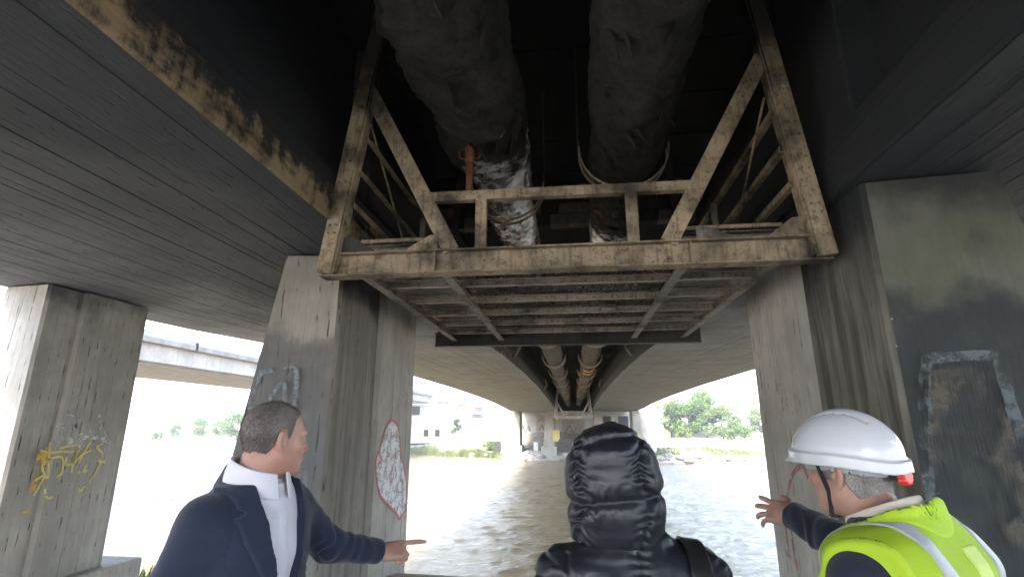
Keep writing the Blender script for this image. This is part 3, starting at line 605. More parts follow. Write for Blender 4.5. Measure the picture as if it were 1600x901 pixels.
def pipe(xc0, xc1, seed, mat, label, bulge):
    ys = np.concatenate([np.arange(-5, 9, .035), np.arange(9, 75, .09)]); nt = 64; th = np.linspace(0, 2 * np.pi, nt + 1)[:-1]
    Y, T = np.meshgrid(ys, th, indexing='ij')
    r0 = np.interp(ys, [-5, 4.2, 5.0, 5.8, 7.9, 9.2, 10, 80], [.365, .37, .33, .30, .285, .30, .32, .32])[:, None]
    xc = np.interp(ys, [-5, 6, 20, 80], [xc0, xc0, xc1, xc1])[:, None]
    P = np.stack([np.cos(T).ravel() * .4, Y.ravel(), np.sin(T).ravel() * .4], -1)
    n = fbm(P * np.array([1, .6, 1]), 2.6, 4, seed).reshape(Y.shape); rid = (1 - np.abs(2 * vnoise(P * np.array([1, 1.4, 1]), 9, seed + 3))).reshape(Y.shape); rid2 = (1 - np.abs(2 * vnoise(P * np.array([1, 1.1, 1]), 21, seed + 5))).reshape(Y.shape)
    burnt = np.interp(ys, [3.6, 4.6, 7.6, 9], [0, 1, 1, 0])[:, None]; far = np.interp(ys, [8.5, 11], [0, 1])[:, None]
    fr = (ys * 1.9 + .25 * np.sin(ys * 3.3)) % 1.0; wrap = (.075 * (fr ** .8) - .045)[:, None] * far * (1 + .5 * np.sin(2 * T + ys[:, None] * 1.3))
    r = r0 + (.085 - .04 * far) * n + burnt * (.040 * (rid - .5) + .020 * (rid2 - .5)) + wrap + far * .05 * (rid - .5) + (1 - burnt) * (1 - far) * .06 * np.clip(rid - .6, 0, 1)
    if bulge:      # loosened wrapping hanging out on the left near the camera
        r = r + .10 * np.exp(-((T - np.pi * 1.12) / .5) ** 2) * np.interp(ys, [1.5, 2.4, 4.2, 4.8], [.2, 1, 1, 0])[:, None] * (1 + 2.0 * n)
    sag = np.interp(np.sin(T), [-1, 0], [.03, 0]) * (1 - far)
    X = xc + r * np.cos(T); Z = 4.45 + r * np.sin(T) - sag
    X = np.concatenate([X, X[:, :1]], 1); Yy = np.concatenate([Y, Y[:, :1]], 1); Z = np.concatenate([Z, Z[:, :1]], 1)
    root = empty('insulated_pipe', (xc0, -5, 4.45), label, 'pipe', 'pipes in the slot')
    grid_mesh('insulation', Yy * 0 + X, Yy, Z, mat, True, root); return root
pl_ = pipe(-.74, -.77, 2, pipe_mat('burnt_wrap_left', 4.55, 7.2, .45), 'left of two fat sooty pipes in the slot, its foil torn open above the gantry', True)
pr_ = pipe(.60, .76, 9, pipe_mat('burnt_wrap_right', 6.9, 8.6, -.25), 'right of two fat sooty pipes in the slot, behind the gantry rail', False)
rr = np.random.default_rng(4)
for root, xc, spans in ((pl_, -.74, [(2.6, 1.5, 26), (4.9, 1.2, 16)]), (pr_, .60, [(3.4, 1.6, 22), (6.2, .8, 6)])):   # torn scraps of wrapping
    for y0, dy, cnt in spans:
        for k in range(cnt):
            y = y0 + rr.uniform(-dy, dy); t = rr.uniform(np.pi * 1.05, np.pi * 1.95); r_ = .36 if y < 4.6 else .32; L = rr.uniform(.06, .26); wd = rr.uniform(.04, .2)
            base = np.array([xc + r_ * math.cos(t), y, 4.44 + r_ * math.sin(t)]); tn = np.array([-math.sin(t), 0, math.cos(t)]); no = np.array([math.cos(t), 0, math.sin(t)]); ax = np.array([0, 1, 0])
            rows = []
            for i in range(5):
                f = i / 4; c_ = base + tn * L * f * .8 * (1 if math.cos(t) < 0 else -1) + no * (.01 + .06 * f * f) + np.array([0, 0, -.06 * f * f]); wv = wd * (1 - .55 * f) * (1 + .3 * rr.normal())
                rows += [c_ - ax * wv / 2, c_ + no * .012 * rr.normal(), c_ + ax * wv / 2]
            mk('torn_wrap', rows, [(3 * i + j, 3 * i + j + 1, 3 * i + j + 4, 3 * i + j + 3) for i in range(4) for j in (0, 1)], M['char'] if y < 4.6 else root.children[0].data.materials[0], root, True)
# hangers: U bands round the pipes with rods up to the ceiling
def hanger(xc, y, rad, label, mat, wid=.05, dbl=True, th=.014):
    root = empty('pipe_hanger', (xc, y, 4.45), label, 'pipe hanger', 'pipe hangers along the slot')
    for q in ((-.07, .07) if dbl else (0,)):
        arc = [(xc + rad * math.cos(t), y + q, 4.45 + rad * math.sin(t)) for t in np.linspace(np.pi * .98, np.pi * 2.02, 30)]
        b = MB()
        n = len(arc); ins = [(xc + (rad - th) * math.cos(t), 0, 4.45 + (rad - th) * math.sin(t)) for t in np.linspace(np.pi * .98, np.pi * 2.02, 30)]
        for i in range(n):
            o_, i_ = arc[i], ins[i]; b.v += [(o_[0], y + q - wid / 2, o_[2]), (o_[0], y + q + wid / 2, o_[2]), (i_[0], y + q + wid / 2, i_[2]), (i_[0], y + q - wid / 2, i_[2])]
        for i in range(n - 1):
            for j in range(4): b.f.append((4 * i + j, 4 * i + (j + 1) % 4, 4 * i + 4 + (j + 1) % 4, 4 * i + 4 + j)); b.m.append(0)
        b.build('band', mat, root)
    for s_ in (-1, 1): MB().tube([(xc + s_ * rad, y, 4.45), (xc + s_ * rad, y, CEIL - .1)], .012, 6).build('rod', M['steel_dark'], root)
hanger(-.72, 5.75, .44, 'burnt double-band pipe hanger on the left pipe, just above the gantry rail', M['hoop'], .04)
hanger(.60, 4.98, .47, 'burnt double-band pipe hanger on the right pipe, just above the gantry rail', M['hoop'], .04)
for k, y in enumerate((16.0, 22.0, 28.0, 34.0, 40.0, 46.0, 52.0)):
    for s_, xc in (('left', -.77), ('right', .76)):
        hanger(xc, y, .52, f'{["first","second","third","fourth","fifth","sixth","seventh"][k]} brown U-shaped pipe hanger beyond the gantry on the {s_} pipe', M['hoop'], .14, False, .07)
for k, (s_, y) in enumerate(((-1, 16.5), (1, 16.5), (-1, 34), (1, 34))):
    x = s_ * 2.02; b = MB(); b.tube([(x, y, 4.6), (x - s_ * .25, y, 4.45), (x - s_ * .30, y + .3, 4.1), (x - s_ * .12, y + .5, 3.85), (x, y + .5, 3.8)], .05, 8)
    tag(b.build('wall_bracket', M['steel_dirty'], None, True), 'curved pale bracket on the %s wall of the slot, %s the gantry' % (('left' if s_ < 0 else 'right'), ('just beyond' if y < 20 else 'far beyond')), 'bracket', 'curved brackets in the slot')

for y in (24.6, 26.0):    # two orange marks on the right pipe
    t = np.linspace(np.pi * 1.3, np.pi * 1.75, 8); v = [(.76 + .40 * math.cos(a), y + q, 4.45 + .40 * math.sin(a)) for q in (0, .55) for a in t]
    mk('orange_tape', v, [(i, i + 1, i + 9, i + 8) for i in range(7)], M['g_orange_tape'], pr_)
# ================================================================== FAR BANK
def gz1(x, y): return float(ground_z(np.array([[x]]), np.array([[y]]))[0, 0])
M['wall_pale'] = concrete('abutment_concrete', (0.50, 0.47, 0.41), 'X', 0.4, pit=0.3, stain=.8)
M['brickish'] = plain('red_brown_boards', (0.33, 0.26, 0.215), .9, .35, 2.5, .3); M['dark_open'] = plain('dark_opening', (0.05, 0.048, 0.045), .9, .3)
M['g_dark'] = paint('paint_dark_tag', (0.08, 0.09, 0.11), .5, 5)
ab = empty('abutment_wall', (0, 74, -.8), 'pale concrete abutment wall behind the far piers with boarded openings', 'wall')
ax = [(-10.5, -6.2), (-5.0, -1.9), (1.3, 3.2), (4.2, 6.0), (6.9, 10.5)]
MB().box(-11, 11, 74.0, 74.8, -1.6, 3.3).build('wall', M['wall_pale'], ab)
MB().box(-2.3, 2.3, 75.2, 75.8, 3.31, CEIL - .2).build('end_wall', M['slab'], ab)
for x0, x1, z0, z1, m in ((-5.2, -3.9, .35, 2.9, 'brickish'), (-1.6, 1.4, -.3, 2.35, 'brickish'), (3.6, 5.1, 1.2, 2.7, 'dark_open'), (6.0, 7.4, 1.2, 2.7, 'dark_open')):
    o = MB().box(x0, x1, 73.9, 73.99, z0, z1).build('boarded_opening', M[m], ab)
    b = MB(); b.box(x0 - .15, x0 - .002, 73.85, 73.98, z0, z1 + .15).box(x1 + .002, x1 + .15, 73.85, 73.98, z0, z1 + .15).box(x0, x1, 73.85, 73.98, z1 + .002, z1 + .15); b.build('frame', M['wall_pale'], o)
ribbons('graffiti_tags', [[(-7.6, .6), (-7.2, 1.5), (-6.8, .5), (-6.4, 1.4), (-6.2, .7)], [(-7.5, .2), (-6.4, .1)], [(-1.2, .6), (-.6, 1.4), (-.2, .5), (.4, 1.3), (.9, .6)], [(-4.9, .8), (-4.5, 1.5), (-4.2, .9)]], Fy(73.9), .16, M['g_dark'], ab, .06)
# brown rubble slope under the far span
gxx, gyy = np.meshgrid(np.linspace(-9, 9, 90), np.linspace(0, 1, 26)); yb_ = bank_y(gxx) + 1.2
Yy = yb_ + gyy * (73.9 - yb_); Pp = np.stack([gxx.ravel(), Yy.ravel(), 0 * gxx.ravel()], -1)
Zz = WATER + .55 + gyy ** 1.2 * 2.2 + (fbm(Pp, 1.6, 4, 3) * .32).reshape(gxx.shape)
M['rubble'] = plain('brown_rubble_slope', (0.27, 0.22, 0.165), .95, .5, 2.2, .8)
tag(grid_mesh('rubble_slope', gxx, Yy, Zz, M['rubble']), kind='structure')
# loose boulders along the waterline
def rock_mesh(seed):
    bm = bmesh.new(); bmesh.ops.create_icosphere(bm, subdivisions=2, radius=1)
    co = np.array([v.co[:] for v in bm.verts]); n = fbm(co, 1.1, 3, seed)
    for v, q in zip(bm.verts, n): v.co *= 1 + .55 * q; v.co.z *= .65
    me = bpy.data.meshes.new('boulder'); bm.to_mesh(me); bm.free(); return me
M['rock'] = plain('boulder_stone', (0.33, 0.30, 0.26), .9, .4, 3, .5); rms = [rock_mesh(i) for i in range(4)]
for m_ in rms: m_.materials.append(M['rock'])
rr = np.random.default_rng(12); ordn = ['leftmost', 'second from the left', 'third from the left', 'fourth from the left', 'fifth from the left', 'sixth from the left', 'seventh from the left', 'eighth from the left', 'rightmost']
for place, xs_, in (('left of the far piers', (-12.5, -10.6, -8.4)), ('between the far piers', (-5.6, -3.9, -.8, .9, 4.4, 5.4)), ('right of the far piers', (8.0, 9.1, 9.9, 10.9, 11.8, 12.9, 13.8, 15.2, 16.4))):
    for k, x in enumerate(xs_):
        y = float(bank_y(np.array(x))) + rr.uniform(-.1, 1.3); s_ = rr.uniform(.28, .55)
        o = bpy.data.objects.new('boulder', rms[k % 4]); COL.objects.link(o); o.location = (x, y, max(gz1(x, y), WATER) + .1 * s_); o.scale = (s_ * rr.uniform(.8, 1.4), s_, s_); o.rotation_euler = (0, 0, rr.uniform(0, 6))
        tag(o, 'grey-brown boulder ' + place + ', ' + (ordn[k] if k < len(xs_) - 1 else 'rightmost'), 'boulder', 'boulders at the far waterline')
V = []; F = []; base_v = [tuple(v.co) for v in rms[0].vertices]; base_f = [tuple(p.vertices) for p in rms[0].polygons]
for k in range(150):
    x = rr.uniform(-9, 18); y = float(bank_y(np.array(x))) + rr.uniform(-.2, 2.4); s_ = rr.uniform(.06, .2); z = max(gz1(x, y), WATER) + .03; n = len(V); a_ = rr.uniform(0, 6.28); ca, sa = math.cos(a_), math.sin(a_)
    V += [(x + s_ * (p[0] * ca - p[1] * sa), y + s_ * (p[0] * sa + p[1] * ca), z + s_ * p[2]) for p in base_v]; F += [tuple(i + n for i in f) for f in base_f]
tag(mk('shore_stones', V, F, M['rock']), 'scatter of small stones along the far waterline', 'stones', kind='stuff')
M['white_conc'] = plain('bleached_concrete', (0.66, 0.64, 0.60), .9, .15, 2)
for (x, y, sx, sz, lb) in ((-4.6, 63.6, .55, .95, 'bleached concrete block standing on the rubble between the left far piers'), (8.6, 60.4, .7, 1.0, 'bleached concrete block on the bank right of the far piers')):
    tag(MB().box(x - sx / 2, x + sx / 2, y, y + .5, WATER + .6, WATER + .9 + sz).build('concrete_block', M['white_conc'], None, bevel=.05), lb, 'block')
cb = empty('culvert_mouth', (-8.9, 63.6, WATER), 'dark leaning culvert mouth beside the left far pier at the waterline', 'culvert')
b = MB(); b.prof((-9.2, 63.6, WATER + 1.15), (-9.2, 64.1, WATER + 1.15), [(-.45, -.75), (.45, -.85), (.45, .6), (.1, .85), (-.35, .45)]); b.build('opening', M['dark_open'], cb)
b = MB(); b.prof((-8.6, 63.5, WATER + .3), (-8.6, 63.5, WATER + 2.1), [(-.1, -.3), (.1, -.3), (.1, .3), (-.1, .3)], (0, 1, 0)); b.build('side_wall', M['white_conc'], cb)

# ------------------------------------------------------------------ plants
def foliage(name, cols):
    s = NM(name); n = s.noise(1.1, 4, .6); n2 = s.noise(9, 3, .6)
    col = s.mix(s.mr(n, .35, .65), cols[0], cols[1]); col = s.mix(s.mr(n2, .4, .65, 0, .5), col, cols[2])
    return s.fin(col, .6, None, **{'Specular IOR Level': .25, 'Subsurface Weight': 0.0, 'Transmission Weight': 0.0})
M['leaf_a'] = foliage('leaves_fresh', ((0.075, 0.13, 0.03), (0.12, 0.19, 0.045), (0.05, 0.09, 0.025)))
M['leaf_b'] = foliage('leaves_light', ((0.12, 0.17, 0.05), (0.17, 0.22, 0.075), (0.08, 0.12, 0.035)))
M['grass'] = foliage('grass_blades', ((0.13, 0.17, 0.055), (0.20, 0.22, 0.09), (0.10, 0.13, 0.045)))
M['bark'] = plain('bark', (0.13, 0.10, 0.075), .9, .35, 6, .6)
def crown_mesh(seed, h, r, n, leaf=.16, low=.22):
    g_ = np.random.default_rng(seed); blobs = []
    for k in range(14):
        t = g_.uniform(low, .95); a = g_.uniform(0, 6.28); q = r * (1 - .6 * abs(t - .5)) * g_.uniform(.25, .85); blobs.append((q * math.cos(a), q * math.sin(a), h * t, r * g_.uniform(.25, .48)))
    blobs.append((0, 0, h * .82, r * .4)); V = []; F = []
    for k in range(n):
        bx, by, bz, br = blobs[g_.integers(len(blobs))]; d = g_.normal(size=3); d /= np.linalg.norm(d); p = np.array([bx, by, bz]) + d * br * g_.uniform(.55, 1.08) ** .5 * np.array([1, 1, .85])
        p[2] = max(p[2], .15)
        u = g_.normal(size=3); u /= np.linalg.norm(u); v_ = np.cross(u, d + .5 * g_.normal(size=3)); v_ /= np.linalg.norm(v_) + 1e-6; s_ = leaf * g_.uniform(.6, 1.5); i = len(V)
        V += [p - u * s_, p + v_ * s_ * .5, p + u * s_, p - v_ * s_ * .5]; F.append((i, i + 1, i + 2, i + 3))
    return V, F, blobs
def tree_proto(seed, h, r, n, leaf=.16, low=.22):
    V, F, bl = crown_mesh(seed, h, r, n, leaf, low); me = bpy.data.meshes.new('crown'); me.from_pydata([tuple(map(float, p)) for p in V], [], F)
    b = MB(); b.tube([(0, 0, -.3), (.05, 0, h * .3), (-.04, .05, h * .6), (0, 0, h * .85)], [.035 * h * .6, .024 * h * .7, .012 * h, .004 * h], 8)
    for q in bl[:8]:
        z0 = h * .25 + .3 * q[2] * .5; b.tube([(0, 0, z0), (q[0] * .5, q[1] * .5, (z0 + q[2]) / 2 + .1), (q[0], q[1], q[2])], [.010 * h, .007 * h, .003 * h], 6)
    m2 = bpy.data.meshes.new('trunk'); m2.from_pydata(b.v, [], b.f); m2.materials.append(M['bark']); return me, m2
protos = [tree_proto(1, 6.5, 2.6, 5200), tree_proto(2, 7.5, 2.4, 5200), tree_proto(3, 5.5, 3.0, 5200), tree_proto(4, 2.0, 1.5, 2200, .12, .1), tree_proto(5, 1.6, 1.2, 2000, .11, .08)]
crowns = {}
def tree(name, k, x, y, sc, mat, label, cat='tree', group='trees on the far bank'):
    root = empty(name, (x, y, gz1(x, y)), label, cat, group); key = (k, mat)
    if key not in crowns:
        m_ = protos[k][0].copy(); m_.name = 'crown'; m_.materials.append(M[mat]); crowns[key] = m_
    for nm, me in (('crown', crowns[key]), ('trunk', protos[k][1])):
        o = bpy.data.objects.new(nm, me); COL.objects.link(o); o.parent = root
    root.scale = (sc,) * 3; root.rotation_euler = (0, 0, (x * 3.7 + y) % 6.28); return root
def at_px(px, y): d = pix(px, 660); return d[0] / d[1] * y
for (px, y, k, sc, mat, lb) in (
        (1048, 92, 0, .95, 'leaf_b', 'leafy tree just right of the far piers, in front of the pale house'), (1076, 90, 2, 1.05, 'leaf_a', 'broad bright green tree at the left of the right-hand clump'),
        (1103, 88, 1, .90, 'leaf_a', 'tallest tree in the middle of the right-hand clump'), (1128, 86, 2, .95, 'leaf_b', 'bushy light green tree in the clump below the apartment block'),
        (1092, 100, 1, 1.1, 'leaf_b', 'tree standing behind the right-hand clump'), (1186, 92, 0, .75, 'leaf_b', 'thin light green tree close to the dark right pier'),
        (372, 88, 2, .85, 'leaf_a', 'largest of the small trees left of the man in the suit'), (345, 92, 2, .55, 'leaf_b', 'small round tree second from the man in the suit'),
        (315, 94, 2, .65, 'leaf_b', 'small round tree third from the man in the suit'), (275, 98, 2, .5, 'leaf_a', 'smallest round tree near the pale left pier'),
        (712, 96, 1, .45, 'leaf_a', 'slim green tree under the rusty footbridge')):
    tree('leafy_tree', k, at_px(px, y), y, sc, mat, lb)
for (px, y, k, sc, mat, lb) in ((672, 86, 3, 1.15, 'leaf_a', 'round bush under the end of the parallel bridge'), (765, 66, 4, .75, 'leaf_b', 'small bush on the left bank beside the culvert'), (775, 65.6, 4, .7, 'leaf_a', 'dark small bush next to the culvert'),
        (1160, 80, 3, .9, 'leaf_a', 'low bush on the gravel close to the right pier'), (1140, 82, 4, .9, 'leaf_b', 'low bush at the foot of the right-hand trees'), (1068, 82, 3, .8, 'leaf_b', 'low bush in front of the broad green tree'), (250, 92, 4, .9, 'leaf_b', 'low bush by the pale left pier')):
    tree('leafy_bush', k, at_px(px, y), y, sc, mat, lb, 'bush', 'bushes on the far bank')
def grass_patch(name, pts, hgt, label, per=1):
    g_ = np.random.default_rng(len(pts)); V = []; F = []; pa_ = np.array(pts); zs_ = np.maximum(ground_z(pa_[:, 0][None], pa_[:, 1][None])[0], WATER - .05)
    for (x, y), z in zip(pts, zs_):
        for k in range(per):
            h_ = hgt * g_.uniform(.5, 1.2) * (.35 + .65 * (math.sin(x * .9) * .5 + .5 + .3 * math.sin(x * 3.1))); a = g_.uniform(0, 6.28); l = g_.normal(size=2) * .22 * h_; w_ = g_.uniform(.012, .03); i = len(V); xx, yy = x + g_.normal() * .15, y + g_.normal() * .15; dx, dy = math.cos(a) * w_, math.sin(a) * w_
            V += [(xx - dx, yy - dy, z - .05), (xx + dx, yy + dy, z - .05), (xx + l[0] * .5 + dx * .7, yy + l[1] * .5 + dy * .7, z + h_ * .6), (xx + l[0] * .5 - dx * .7, yy + l[1] * .5 - dy * .7, z + h_ * .6), (xx + l[0], yy + l[1], z + h_)]
            F += [(i, i + 1, i + 2, i + 3), (i + 3, i + 2, i + 4)]
    tag(mk(name, V, F, M['grass']), label, 'grass', kind='stuff')
rr = np.random.default_rng(21)
pts = []
for k in range(1300):
    x = rr.uniform(-26, -8.5); pts.append((x, float(bank_y(np.array(x))) + abs(rr.normal()) * .5))
grass_patch('bank_grass', pts, .75, 'tall green grass along the far waterline left of the far piers', 7)
pts = []
for k in range(900):
    x = rr.uniform(8.5, 20); pts.append((x, float(bank_y(np.array(x))) + rr.uniform(1.6, 5.5)))
for k in range(160): x = rr.uniform(12, 26); pts.append((x, float(bank_y(np.array(x))) + abs(rr.normal()) * .3))
grass_patch('bank_grass', pts, .38, 'yellow-green grass on the low bank right of the far piers', 5)
pts = [(rr.uniform(-7.4, -6.2), rr.uniform(7.6, 9.6)) for k in range(70)]
grass_patch('weeds', pts, .5, 'green weeds beside the plinth of the pale left pier', 6)

# ------------------------------------------------------------------ parallel bridge, left
M['par'] = concrete('parallel_bridge_concrete', (0.52, 0.49, 0.44), 'Y', 1.2, pit=.15, stain=.5); M['par_dark'] = plain('parallel_underside', (0.26, 0.245, 0.225), .9, .3, 1.5)
pb = empty('parallel_bridge', (-23, 40, 4.7), 'pale second bridge running alongside on the left', 'bridge')
MB().box(-30, -22.0, -20, 80, 4.83, 5.75).build('girder', M['par'], pb, bevel=.03)
MB().box(-30.4, -21.6, -20, 80.3, 5.752, 6.02).build('deck_edge', M['par_dark'], pb, bevel=.02)
MB().box(-21.9, -21.65, -20, 80.3, 6.022, 6.35).build('kerb_beam', M['par'], pb, bevel=.02)
MB().box(-29.5, -22.3, -20, 80, 4.70, 4.828).build('bottom_flange', M['par_dark'], pb)
b = MB().box(-21.63, -21.60, 27.2, 27.4, 5.70, 6.2); b.build('drain_spout', M['steel_dark'], pb)
pa = empty('bridge_abutment', (-25, 82, 0), 'white abutment under the end of the parallel bridge with a dark window and tag', 'abutment')
MB().box(-31, -20.5, 80.4, 84, -1.2, 4.68).build('wall', M['white_conc'], pa)
MB().box(-25.2, -24.0, 80.3, 80.395, 3.0, 4.3).build('window', M['dark_open'], pa)
ribbons('graffiti_tag', [[(-25.2, 1.4), (-25.0, 2.1), (-24.7, 1.4), (-24.4, 2.1), (-24.2, 1.5)]], Fy(80.3), .12, M['g_redfaint'], pa, .02)
for x in (-27.3, -23.2, -21.4): MB().box(x, x + .7, 80.31, 80.393, -.2, .8).build('vent_opening', M['dark_open'], pa)
M['fb_rust'] = plain('footbridge_rust', (0.42, 0.35, 0.31), .85, .3, 2)
fb = empty('rusty_footbridge', (-22, 120, 5), 'pinkish rusty footbridge with hanging brackets beyond the parallel bridge', 'footbridge')
MB().box(-23.6, -21.6, 88, 190, 5.4, 6.3).build('girder', M['fb_rust'], fb)
for k, y in enumerate((90, 106, 124, 148, 152, 176)):
    b = MB(); b.prof((-21.6, y, 5.39), (-23.5, y, 5.39), [(-1.2, 0), (1.2, 0), (.25, -2.2 if k in (3, 4) else -1.0), (-.25, -2.2 if k in (3, 4) else -1.0)]); b.build('bracket', M['fb_rust'], fb)
for y in (90, 186): MB().box(-23.2, -22.0, y, y + 1.2, -1, 5.38).build('pier', M['white_conc'], fb)
sh = empty('long_shed', (-18, 118, .5), 'long low shed with a dark grey roof on the left bank', 'shed')
xa, xb = at_px(733, 118), at_px(780, 118)
MB().box(xa + .2, xb - .2, 118.2, 122, -.8, 3.0).build('wall', M['white_conc'], sh)
b = MB(); b.prof((xa, 118, 3.0), (xb, 118, 3.0), [(-4.5, 0), (.2, 0), (.2, .15), (-2.2, .9)]); b.build('roof', plain('dark_roof', (0.10, 0.11, 0.115), .7, .3, 2), sh)
# ------------------------------------------------------------------ houses beyond the right bank
def house(name, xc, y, wd, dp, z0, z1, cols, rows, ww, wh, label, cat, mat, roof=None):
    r_ = empty(name, (xc, y, z0), label, cat); MB().box(xc - wd / 2, xc + wd / 2, y, y + dp, z0, z1).build('wall', mat, r_)
    for i in range(cols):
        for j in range(rows):
            x = xc - wd / 2 + wd * (i + .5) / cols; z = z0 + (z1 - z0) * (j + .5) / rows
            o = MB().box(x - ww / 2, x + ww / 2, y - .02, y - .004, z - wh / 2, z + wh / 2).build('window', M['win_dark'], r_)
    MB().box(xc - wd / 2 - .4, xc + wd / 2 + .4, y - .4, y + dp + .4, z1 + .002, z1 + .5).build('roof', roof or mat, r_)
M['win_dark'] = plain('window_dark', (0.05, 0.055, 0.06), .3, .3, 1); M['white_wall'] = plain('white_render', (0.78, 0.77, 0.75), .85, .06, .4)
house('apartment_block', 90.5, 300, 15, 12, 0, 20.5, 4, 7, 1.7, 1.5, 'white apartment block rising far behind the right-hand trees', 'building', M['white_wall'])
house('pale_house', at_px(1040, 130), 130, 9, 8, -1, 5.5, 3, 2, 1.0, 1.3, 'pale house behind the trees right of the far piers', 'house', M['white_wall'], M['fb_rust'])
# low boundary wall under the trees
bw = tag(MB().prof((at_px(1015, 96), 96, .4), (at_px(1100, 90) + 4, 92, .5), [(-.12, -1.4), (.12, -1.4), (.12, .5), (-.12, .5)]).build('boundary_wall', M['wall_pale']), 'low pale boundary wall behind the grass right of the far piers', 'wall')
# ================================================================== PEOPLE: implicit surfaces, meshed with surface nets
def surf_nets(V, lo, h):
    nx, ny, nz = V.shape; ins = V < 0
    S = np.zeros((nx - 1, ny - 1, nz - 1), np.uint8)
    for a in (0, 1):
        for b in (0, 1):
            for c_ in (0, 1): S += ins[a:nx - 1 + a, b:ny - 1 + b, c_:nz - 1 + c_]
    I, J, K = np.nonzero((S > 0) & (S < 8)); n = len(I); acc = np.zeros((n, 3)); cnt = np.zeros(n)
    co = [(a, b, c_) for a in (0, 1) for b in (0, 1) for c_ in (0, 1)]
    val = {q: V[I + q[0], J + q[1], K + q[2]].astype(float) for q in co}
    for q in co:
        for ax in range(3):
            if q[ax] == 0:
                r_ = list(q); r_[ax] = 1; r_ = tuple(r_); va, vb = val[q], val[r_]; m_ = (va < 0) != (vb < 0)
                t = np.where(m_, va / np.where(m_, va - vb, 1), 0)
                p = np.array(q, float)[None].repeat(n, 0); p[:, ax] += t; acc[m_] += p[m_]; cnt[m_] += 1
    ver = (np.stack([I, J, K], 1) + acc / cnt[:, None]) * h + lo
    idx = -np.ones(S.shape, np.int64); idx[I, J, K] = np.arange(n); F = []
    for ax in range(3):
        sl0 = [slice(1, -1)] * 3; sl1 = [slice(1, -1)] * 3; sl0[ax] = slice(0, -1); sl1[ax] = slice(1, None)
        A = ins[tuple(sl0)]; B = ins[tuple(sl1)]; off = [1, 1, 1]; off[ax] = 0
        for flip in (0, 1):
            m_ = (A & ~B) if not flip else (~A & B); q = np.stack(np.nonzero(m_), 1) + np.array(off); u, v_ = (ax + 1) % 3, (ax + 2) % 3; c4 = []
            for du, dv in ((0, 0), (1, 0), (1, 1), (0, 1)):
                w_ = q.copy(); w_[:, u] -= du; w_[:, v_] -= dv; ok = (w_ < np.array(S.shape)).all(1); w_ = np.minimum(w_, np.array(S.shape) - 1); c4.append(idx[w_[:, 0], w_[:, 1], w_[:, 2]])
            f = np.stack(c4, 1); f = f[(f >= 0).all(1)]; F.append(f if not flip else f[:, ::-1])
    return ver, np.concatenate(F)
def sdf_mesh(fn, lo, hi, h, band=.03):
    lo = np.array(lo, float); hi = np.array(hi, float); k = 4; nb = np.ceil((hi - lo) / (h * k)).astype(int) + 1
    cc = [lo[i] + (np.arange(nb[i]) + .5) * h * k - h * .5 for i in range(3)]
    G = np.stack(np.meshgrid(*cc, indexing='ij'), -1).reshape(-1, 3); D = fn(G).reshape(nb)
    V = np.repeat(np.repeat(np.repeat(D, k, 0), k, 1), k, 2).astype(np.float32)
    act = np.stack(np.nonzero(np.abs(D) < h * k * 1.2 + band), 1)
    o = np.stack(np.meshgrid(*[np.arange(k)] * 3, indexing='ij'), -1).reshape(-1, 3)
    ii = (act[:, None] * k + o[None]).reshape(-1, 3)
    for s0 in range(0, len(ii), 400000):
        q = ii[s0:s0 + 400000]; V[q[:, 0], q[:, 1], q[:, 2]] = fn(lo + q * h)
    return surf_nets(V, lo, h)
def np_mesh(name, v, f, mat, parent):
    me = bpy.data.meshes.new(name); me.vertices.add(len(v)); me.vertices.foreach_set('co', v.astype(np.float32).ravel()); f = f.astype(np.int32)
    me.loops.add(f.size); me.loops.foreach_set('vertex_index', f.ravel()); me.polygons.add(len(f)); me.polygons.foreach_set('loop_start', np.arange(0, f.size, 4, dtype=np.int32)); me.update(calc_edges=True)
    return link(name, me, mat, parent, True)
def smin(a, b, k): t = np.clip(.5 + .5 * (b - a) / k, 0, 1); return b * (1 - t) + a * t - k * t * (1 - t)
def smax(a, b, k): return -smin(-a, -b, k)
def ell(P, c, r):
    q = P - np.array(c); r = np.array(r, float); k0 = np.linalg.norm(q / r, axis=1); k1 = np.linalg.norm(q / (r * r), axis=1) + 1e-9; return k0 * (k0 - 1) / k1
def cone(P, a, b, ra, rb):
    a = np.array(a, float); b = np.array(b, float); d = b - a; t = np.clip((P - a) @ d / (d @ d), 0, 1); return np.linalg.norm(P - a - t[:, None] * d, axis=1) - (ra + (rb - ra) * t)
def chain(P, pts, rs, k=.02):
    d = None
    for i in range(len(pts) - 1):
        e = cone(P, pts[i], pts[i + 1], rs[i], rs[i + 1]); d = e if d is None else smin(d, e, k)
    return d
def loft(P, keys, n=2.3):
    K = np.array(keys, float); z = P[:, 2]; g = lambda j: np.interp(z, K[:, 0], K[:, j]); cx, cy, ax, ay = g(1), g(2), g(3), g(4)
    q = (np.abs((P[:, 0] - cx) / ax) ** n + np.abs((P[:, 1] - cy) / ay) ** n) ** (1 / n)
    return smax((q - 1) * np.minimum(ax, ay), np.maximum(z - K[-1, 0], K[0, 0] - z), .02)
def rotm(yaw=0, pitch=0, roll=0): return np.array((Matrix.Rotation(yaw, 3, 'Z') @ Matrix.Rotation(pitch, 3, 'X') @ Matrix.Rotation(roll, 3, 'Y')))
class Frame:            # local (x right, y forward, z up) -> world
    def __init__(s, o, phi, pitch=0, roll=0): s.o = np.array(o, float); s.R = rotm(R(phi - 90), R(pitch), R(roll))
    def l(s, P): return (np.asarray(P, float) - s.o) @ s.R
    def w(s, P): return np.asarray(P, float) @ s.R.T + s.o
def ray_at(px, py, Y): d = pix(px, py); q = d * (Y / d[1]); return np.array([q[0], q[1], q[2] + EYE])
